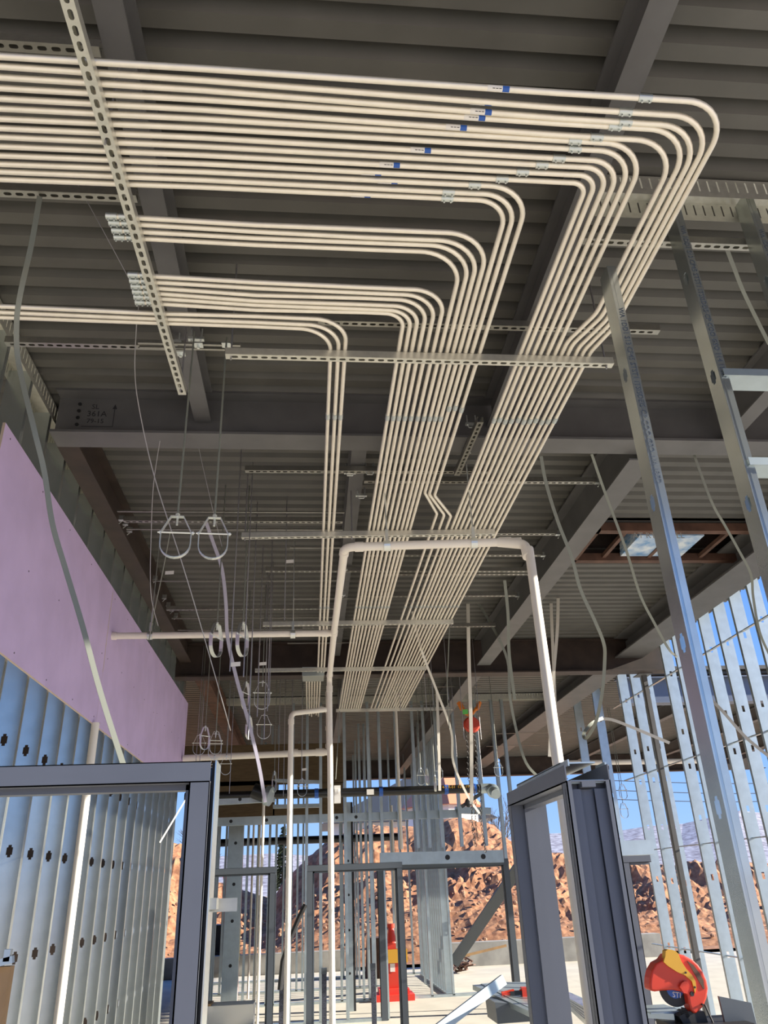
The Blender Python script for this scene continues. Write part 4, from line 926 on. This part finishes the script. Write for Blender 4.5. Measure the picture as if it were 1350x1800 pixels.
b = MB(); d = sp(625, 1010, -.01); b.tube([d, d+Vector((0,.03,0))], .012, 10)
for g in ((560,806),(645,945),(722,1110)): d = sp(*g, -.016); b.tube([d, d+Vector((0,.02,0))], .006, 8)
obj('bolts', b, 'black', t)
b = MB()
for j in range(5): b.tube(smoothpts([sp(545+j*8,1150+j*16,.03), sp(590+j*6,1165+j*14,.02), sp(530+j*10,1190+j*18,.03)], 3), .006, 6)
obj('spring', b, 'black', t)
b = MB(); b.prism([sp(*g, .02) for g in [(600,1180),(760,1180),(800,1296),(560,1296),(520,1230)]], (0,.12,0)); b.box(sp(600,1296).x-.1, sp(600,1296).x+.35, Y-.1, Y+.25, sp(600,1296).z-.15, sp(600,1296).z); obj('motor_base', b, 'black', t)
b = MB(); b.tube(smoothpts([sp(750,1110), sp(790,1200), sp(840,1310)]), .006, 8); obj('power_cord', b, 'black', t)
bz = sp(600,1296).z-.15
b = MB(); bx = sp(600,1296).x; b.box(bx-.3, bx+.5, Y-.3, Y+.4, bz-.04, bz)
for (dx, dy) in ((-.28,-.28),(.45,-.28),(-.28,.35),(.45,.35)): b.box(bx+dx, bx+dx+.04, Y+dy, Y+dy+.04, 0, bz-.04)
tag(obj('saw_stand', b, 'lumber'), 'wooden stand carrying the chop saw', 'stand')
a_, c_ = sp(885, 1033), sp(1190, 1095)
b = MB(); b.prism([a_, c_, Vector((c_.x+.03, Y, a_.z-.6)), Vector((a_.x+.03, Y, a_.z-.6))], (0, .02, 0)); tag(obj('grey_panel', b, 'frame_gray'), 'dark grey panel standing right of the chop saw', 'panel')
a_ = at(1132, 1772, Y=5.4); b = MB(); b.box(a_.x, a_.x+.21, 5.3, 5.6, a_.z-.02, a_.z-.012); b.bar((a_.x-.3, 5.6, a_.z-.02), (a_.x+.15, 5.3, a_.z-.035), .09, .03); tag(obj('offcut_sheet', b, 'galvanised_dull'), 'pale galvanised offcut lying flat left of the chop saw', 'offcut')

# ------------------------------------------------------------------ floor items in the distance
# traffic delineator post
Y = 16.6; p = at(690, 1757, Z=0); x = p.x; y = p.y
t = empty('traffic_post', (x, y, 0), 'red weighted traffic post with a yellow board taped round it', 'post')
b = MB(); b.box(x-.32, x+.38, y-.3, y+.3, 0, .10); b.box(x-.25, x+.3, y-.2, y+.25, .10, .18); obj('rubber_base', b, 'traffic_orange', t)
zb_ = at(690, 1690, Y=y).z
b = MB(); b.bar((x+.02, y, .15), (x+.02, y, zb_+.3), .22, .12, up=(0,1,0)); b.tube([(x+.02, y, zb_+.3), (x+.02, y, zb_+.55)], [.10, .05], 14); b.tube([(x+.02, y, zb_+.55), (x+.02, y, zb_+.62)], .07, 14); o = obj('post_body', b, 'red_plastic', t)
b = MB(); b.box(x-.12, x+.3, y-.10, y-.08, zb_-.02, zb_+.2); obj('yellow_board', b, 'yellow_paint', t)
b = MB(); b.box(x-.03, x+.06, y-.072, y-.062, zb_-.16, zb_-.03); obj('label', b, 'label_white', t)
p = at(663, 1700, Z=0.0); b = MB(); b.tube([(p.x-.1, 20.5, 0), (p.x-.1, 20.5, .15), (p.x-.1, 20.5, .8)], [.42, .36, .32], 18); tag(obj('barrel', b, 'rust', smooth=True), 'rusty orange barrel behind the traffic post', 'barrel')
# concrete upstand at slab edge
b = MB(); b.box(2.8, 9, 21.8, 22.2, 0, .52); b.box(-5.5, 0.9, 22.4, 22.7, 0, .45); struct('wall_back', b, 'concrete')
# rebar heap
random.seed(5); p = at(798, 1705, Z=0); b = MB()
for j in range(26):
    a = random.uniform(0, math.pi); L = random.uniform(.2, .5); c = Vector((p.x+random.uniform(-.25,.25), p.y-.6+random.uniform(-.25,.25), .04+random.uniform(0,.38)*(1-j/40)))
    d = Vector((math.cos(a), math.sin(a), random.uniform(-.3,.5))).normalized()*L/2; b.bar(c-d, c+d, random.uniform(.03,.09), .03)
tag(obj('scrap_heap', b, 'rust'), 'heap of rusty scrap pieces in front of the low concrete wall', 'heap', None, 'stuff')
# sawhorse bench of studs
Y = 9.5
p0 = at(800, 1800, Y=Y); 
b = MB(); a = at(780, 1802, Y=9.3); c = at(885, 1722, Y=9.6); b.bar(a+(a-c)*.3, c, .10, .05, up=(0,1,0)); tag(obj('diagonal_stud', b, 'galvanised_dull'), 'loose stud leaning diagonally beside the bench', 'stud')
z_ = at(900, 1738, Y=9.9).z
b = MB()
a, c, d_ = at(838, 1735, Y=10.4), at(930, 1775, Y=9.0), at(1010, 1740, Y=10.2)
b.bar(a, at(945, 1785, Y=8.6), .10, .05); bench = empty('bench', Vector((at(900,1760,Y=9.5).x, 9.5, 0)), 'makeshift bench of galvanised sheet and channels behind the right foreground frame', 'bench'); obj('rail', b, 'galvanised_dull', bench)
b = MB(); b.prism([a+Vector((.05,0,.02)), at(940,1778,Y=8.7), at(1060,1772,Y=8.9), at(960,1728,Y=10.8), at(880,1728,Y=10.8)], (0,0,.012)); obj('top', b, 'galvanised_dull', bench)
b = MB(); b.prism([at(870,1762,Y=9.2), at(935,1765,Y=9.2), at(940,1795,Y=9.2), at(875,1800,Y=9.2)], (0,.5,0)); obj('box_leg', b, 'frame_gray', bench)
for k, (px, py) in enumerate(((893, 1748), (925, 1744))):
    q = at(px, py, Y=9.6); b = MB(); b.tube([q+Vector((-.07,0,0)), q+Vector((.07,0,.02))], .028, 10); b.box(q.x+.02, q.x+.20, q.y-.03, q.y+.03, q.z-.01, q.z+.03, 1); b.box(q.x+.15, q.x+.21, q.y-.04, q.y+.04, q.z-.05, q.z+.06)
    tag(obj('cordless_tool', b, ['red_plastic', 'black']), ('red and black cordless tool on the bench, left one', 'red and black cordless tool on the bench, right one')[k], 'tool')
for k in range(5):
    a = at(985+k*6, 1745+k*6, Y=8.0-k*.2); c = at(1040+k*3, 1775+k*8, Y=6.4-k*.1); b = MB(); b.bar(a, c, .09, .035); tag(obj('stacked_stud', b, 'galvanised'), f'galvanised stud lying in the stack behind the right foreground frame, {ORD[k]} from the top', 'stud', 'studs stacked behind the frame')
# diagonal brace in far bay
b = MB(); b.bar(at(798, 1692, Y=17.5), at(925, 1505, Y=15.5), .20, .08, up=(0,1,0)); tag(obj('diagonal_brace', b, 'frame_gray'), 'dark diagonal brace behind the wide door frame', 'brace')
b = MB(); b.bar(at(775, 1690, Y=20), at(890, 1662, Y=20), .05, .05); tag(obj('lumber_strip', b, 'lumber'), 'thin sunlit timber leaning on the low concrete wall', 'timber')
# lumber post and clamp bottom left
a = at(-5, 1700, Y=2.6); b = MB(); b.box(a.x-.03, a.x+.035, 2.6, 2.64, .4, a.z); tag(obj('timber_post', b, 'lumber'), 'orange-brown timber post at the bottom left edge', 'post')
b = MB(); q = at(10, 1690, Y=2.58); b.bar(q+Vector((-.05,0,-.01)), q+Vector((.02,0,.005)), .02, .018); b.box(q.x-.005, q.x+.012, q.y-.01, q.y+.01, q.z, q.z+.03); tag(obj('metal_clamp', b, 'galvanised_dull'), 'small metal clamp on top of the timber post', 'clamp')
# cardboard box with plastic
q = at(370, 1793, Z=.0); b = MB(); b.box(q.x-.25, q.x+.75, q.y-1.0, q.y-.5, 0, .30); b.box(q.x-.2, q.x+.1, q.y-1.0, q.y-.6, .30, .33, 1)
tag(obj('cardboard_box', b, ['tower_white', 'lumber']), 'white box with loose plastic on the floor behind the left foreground frame', 'box')
# far right: orange lift machine behind the left opening
q = at(402, 1575, Y=23.4); zt_ = at(402, 1538, Y=23.4).z; zm_ = at(402, 1625, Y=23.4).z
t = empty('boom_lift', (q.x, 23.4, 0), 'orange-red construction machine behind the left studs', 'machine')
b = MB(); b.box(q.x-.16, q.x+.16, 23.3, 23.9, zm_, zt_-.3); b.bar((q.x, 23.5, zt_-.35), (q.x-.1, 23.5, zt_), .18, .18); obj('boom', b, 'hoist_red', t)
b = MB(); b.box(q.x-.35, q.x+.3, 23.2, 24.2, .3, zm_); obj('chassis', b, 'black', t)
for dx in (-.25, .2):
    b = MB(); b.tube([(q.x+dx, 23.1, .25), (q.x+dx, 23.2, .25)], .26, 16); obj('wheel', b, 'black', t)

# ------------------------------------------------------------------ dirt mound and landscape
SK = [(-200,1480),(250,1470),(330,1478),(345,1490),(372,1545),(480,1575),(500,1545),(525,1514),(573,1482),(591,1471),(650,1448),(700,1452),(745,1450),(790,1433),(830,1438),(870,1452),(900,1478),(930,1490),(960,1500),(1000,1508),(1100,1512),(1200,1515),(1500,1518)]
YR = 33.0
sk = [(at(a, b_, Y=YR).x, at(a, b_, Y=YR).z) for a, b_ in SK]
def ridge(x):
    for (x0, z0), (x1, z1) in zip(sk[:-1], sk[1:]):
        if x0 <= x <= x1: return z0+(z1-z0)*(x-x0)/(x1-x0)
    return 1.5
b = MB(); NX, NY = 330, 130; X0, X1, Y0_, Y1_ = -22, 32, 23.2, 44
for j in range(NY+1):
    for i in range(NX+1):
        x = X0+(X1-X0)*i/NX; y = Y0_+(Y1_-Y0_)*(j/NY)**1.3
        rz = ridge(x); u = (y-24.3)/(YR-24.3)
        if u < 0: h = 0.1
        elif u < 1:
            s = u**.75; h = rz*(s*.75+.25*min(1, max(0, (u-.62)/.2)))
        else: h = rz*max(0, 1-(y-YR)/12)
        v = Vector((x, y, 0)); nn = noise.fractal(v*.4, 1.0, 2.1, 4)*.5+noise.noise(v*1.3)*.22+abs(noise.noise(v*3.2))*.20+noise.noise(v*6)*.10+noise.noise(v*12)*.05+noise.noise(Vector((x*2.4, y*.5, 3)))*.35*max(0, u-.5)
        h2 = -0.1+h+nn*min(1, max(0, u*2.0))*(.35+.65*min(1, rz/2.5))*(1 if u < .9 else .5)
        b.v.append((x, y, h2))
for j in range(NY):
    for i in range(NX):
        o_ = j*(NX+1)+i; b.f.append([o_, o_+1, o_+NX+2, o_+NX+1]); b.m.append(0)
tag(obj('dirt_mound', b, 'dirt', smooth=False), 'big orange-brown excavated dirt mound beyond the slab', 'dirt', None, 'stuff')
random.seed(11); b = MB()
for j in range(520):
    x = random.uniform(-6, 12); y = random.uniform(24.4, 30); rz = ridge(x); u = (y-24.3)/(YR-24.3); h = rz*(u**.75*.75+.25*min(1, max(0, (u-.62)/.2)))
    r = random.uniform(.02, .08); b.sphere((x, y, h+random.uniform(-.02,.22)), r, 6, sc=(1, random.uniform(.7,1.2), random.uniform(.5,.9)))
tag(obj('loose_stones', b, 'stone'), 'loose stones and clods scattered over the dirt mound', 'stones', None, 'stuff')
# distant snowy hills
b = MB(); n_ = 80
HS = [(-3000,1420),(0,1500),(300,1510),(480,1500),(560,1505),(700,1500),(900,1470),(940,1466),(1000,1464),(1090,1460),(1140,1452),(1200,1448),(1300,1425),(1350,1430),(2600,1380)]
hp = [at(a, b_, Y=600) for a, b_ in HS]
for i, p in enumerate(hp): b.v += [(p.x*.7, 420, -5), (p.x*.85, 520, p.z*.45), (p.x, 600, p.z)]
for i in range(len(hp)-1):
    for k in range(2): b.f.append([i*3+k, (i+1)*3+k, (i+1)*3+k+1, i*3+k+1]); b.m.append(0)
struct('hills', b, 'snow_hill')
# conifer
def conifer(px, pyt, pyb, Y, hwpx, label):
    a = at(px, pyt, Y=Y); c = at(px, pyb, Y=Y); hw = hwpx*(c-C0).dot(FW)/F; t = empty('conifer', (c.x, Y, 0), label, 'tree')
    b = MB(); b.tube([(c.x, Y, 0), (c.x, Y, a.z-.1)], [.16, .03], 8); obj('trunk', b, 'bark', t)
    b = MB(); random.seed(int(px)); H = a.z-c.z
    for j in range(520):
        f = random.random()**.7; z = a.z-f*H; r = hw*(.12+.88*f)*random.uniform(.35, 1); th = random.uniform(0, 2*math.pi)
        q = Vector((c.x+r*math.cos(th), Y+r*math.sin(th), z-r*.35)); d = Vector((math.cos(th), math.sin(th), -.3))*hw*.34; s = Vector((-math.sin(th), math.cos(th), 0))*hw*.12
        b.add([q-d, q+s+Vector((0,0,.05)), q+d*.6, q-s+Vector((0,0,-.06))], [[0,1,2,3]])
    o = obj('foliage', b, 'conifer', t); o['kind'] = 'stuff'
conifer(497, 1452, 1560, 52, 22, 'dark spruce tree behind the dirt mound left of the main pipe')
conifer(1160, 1535, 1600, 60, 34, 'dark tree beyond the right foreground frame')
# bare tree
def bare_tree(px, pyt, Y, label):
    a = at(px, pyt, Y=Y); x = a.x; t = MB(); random.seed(int(px))
    def br(p, d, L, r, n):
        q = p+d*L; t.tube([p, q], [r, r*.6], 5, cap=False)
        if n: 
            for k in range(3): br(p+d*L*random.uniform(.5, 1), (d+Vector((random.uniform(-.7,.7), random.uniform(-.5,.5), random.uniform(-.1,.4)))).normalized(), L*.68, r*.55, n-1)
    br(Vector((x, Y, 0)), Vector((0,0,1)), a.z*.42, .12, 5); tag(obj('bare_tree', t, 'bark'), label, 'tree')
bare_tree(893, 1415, 45, 'bare leafless tree against the sky right of the wide door')
bare_tree(322, 1440, 45, 'bare leafless tree glimpsed at the end of the left wall')
# white cupola building
q = at(778, 1420, Y=60); 
t = empty('cupola_building', (q.x, 60, 0), 'white round building with a red conical roof behind the dirt mound', 'building')
b = MB(); b.tube([(q.x, 60, 0), (q.x, 60, q.z)], 2.6, 8); obj('wall', b, 'tower_white', t)
b = MB(); b.tube([(q.x, 60, q.z), (q.x, 60, q.z+.9), (q.x, 60, q.z+2.2)], [3.1, 2.3, 1.2], 8); obj('roof', b, 'tower_roof', t)
q = at(690, 1445, Y=70); b = MB(); b.box(q.x-5, q.x+8, 70, 78, 0, q.z); b.prism([(q.x-6, 69, q.z), (q.x+9, 69, q.z), (q.x+1.5, 69, q.z+3.6)], (0, 10, 0), 1); tag(obj('distant_house', b, ['tower_white', 'frame_gray']), 'pale gabled building behind the far studs', 'building')
# power lines
for k, (y0p, y1p) in enumerate(((1389, 1389), (1405, 1402), (1372, 1371))):
    a = at(1070, y0p, Y=60); c = at(1500, y1p, Y=62); b = MB(); b.tube(smoothpts([a, (a+c)/2+Vector((0,0,-.25)), c], 8), .028, 5); tag(obj('power_line', b, 'ink'), f'dark overhead power line seen through the right wall, {ORD[k]} from the top', 'cable')
# thin pvc run in the wing
a = at(985, 1341, Y=15.5); c = at(1145, 1340, Y=15.5); pipe([a, c+Vector((1.2,0,0))], .05, 'white pipe hung under the wing roof beyond the foreground frame', hubs=[(a.lerp(c, .5), (1,0,0), .1)])
for k, (px, py) in enumerate(((1095, 1392), (1097, 1425))): clevis(px, py, 15.0, 14, 22, 6, f'small clevis hanger against the sky right of the foreground frame, {("upper", "lower")[k]}', 4.9)
print('objects', len(bpy.data.objects))
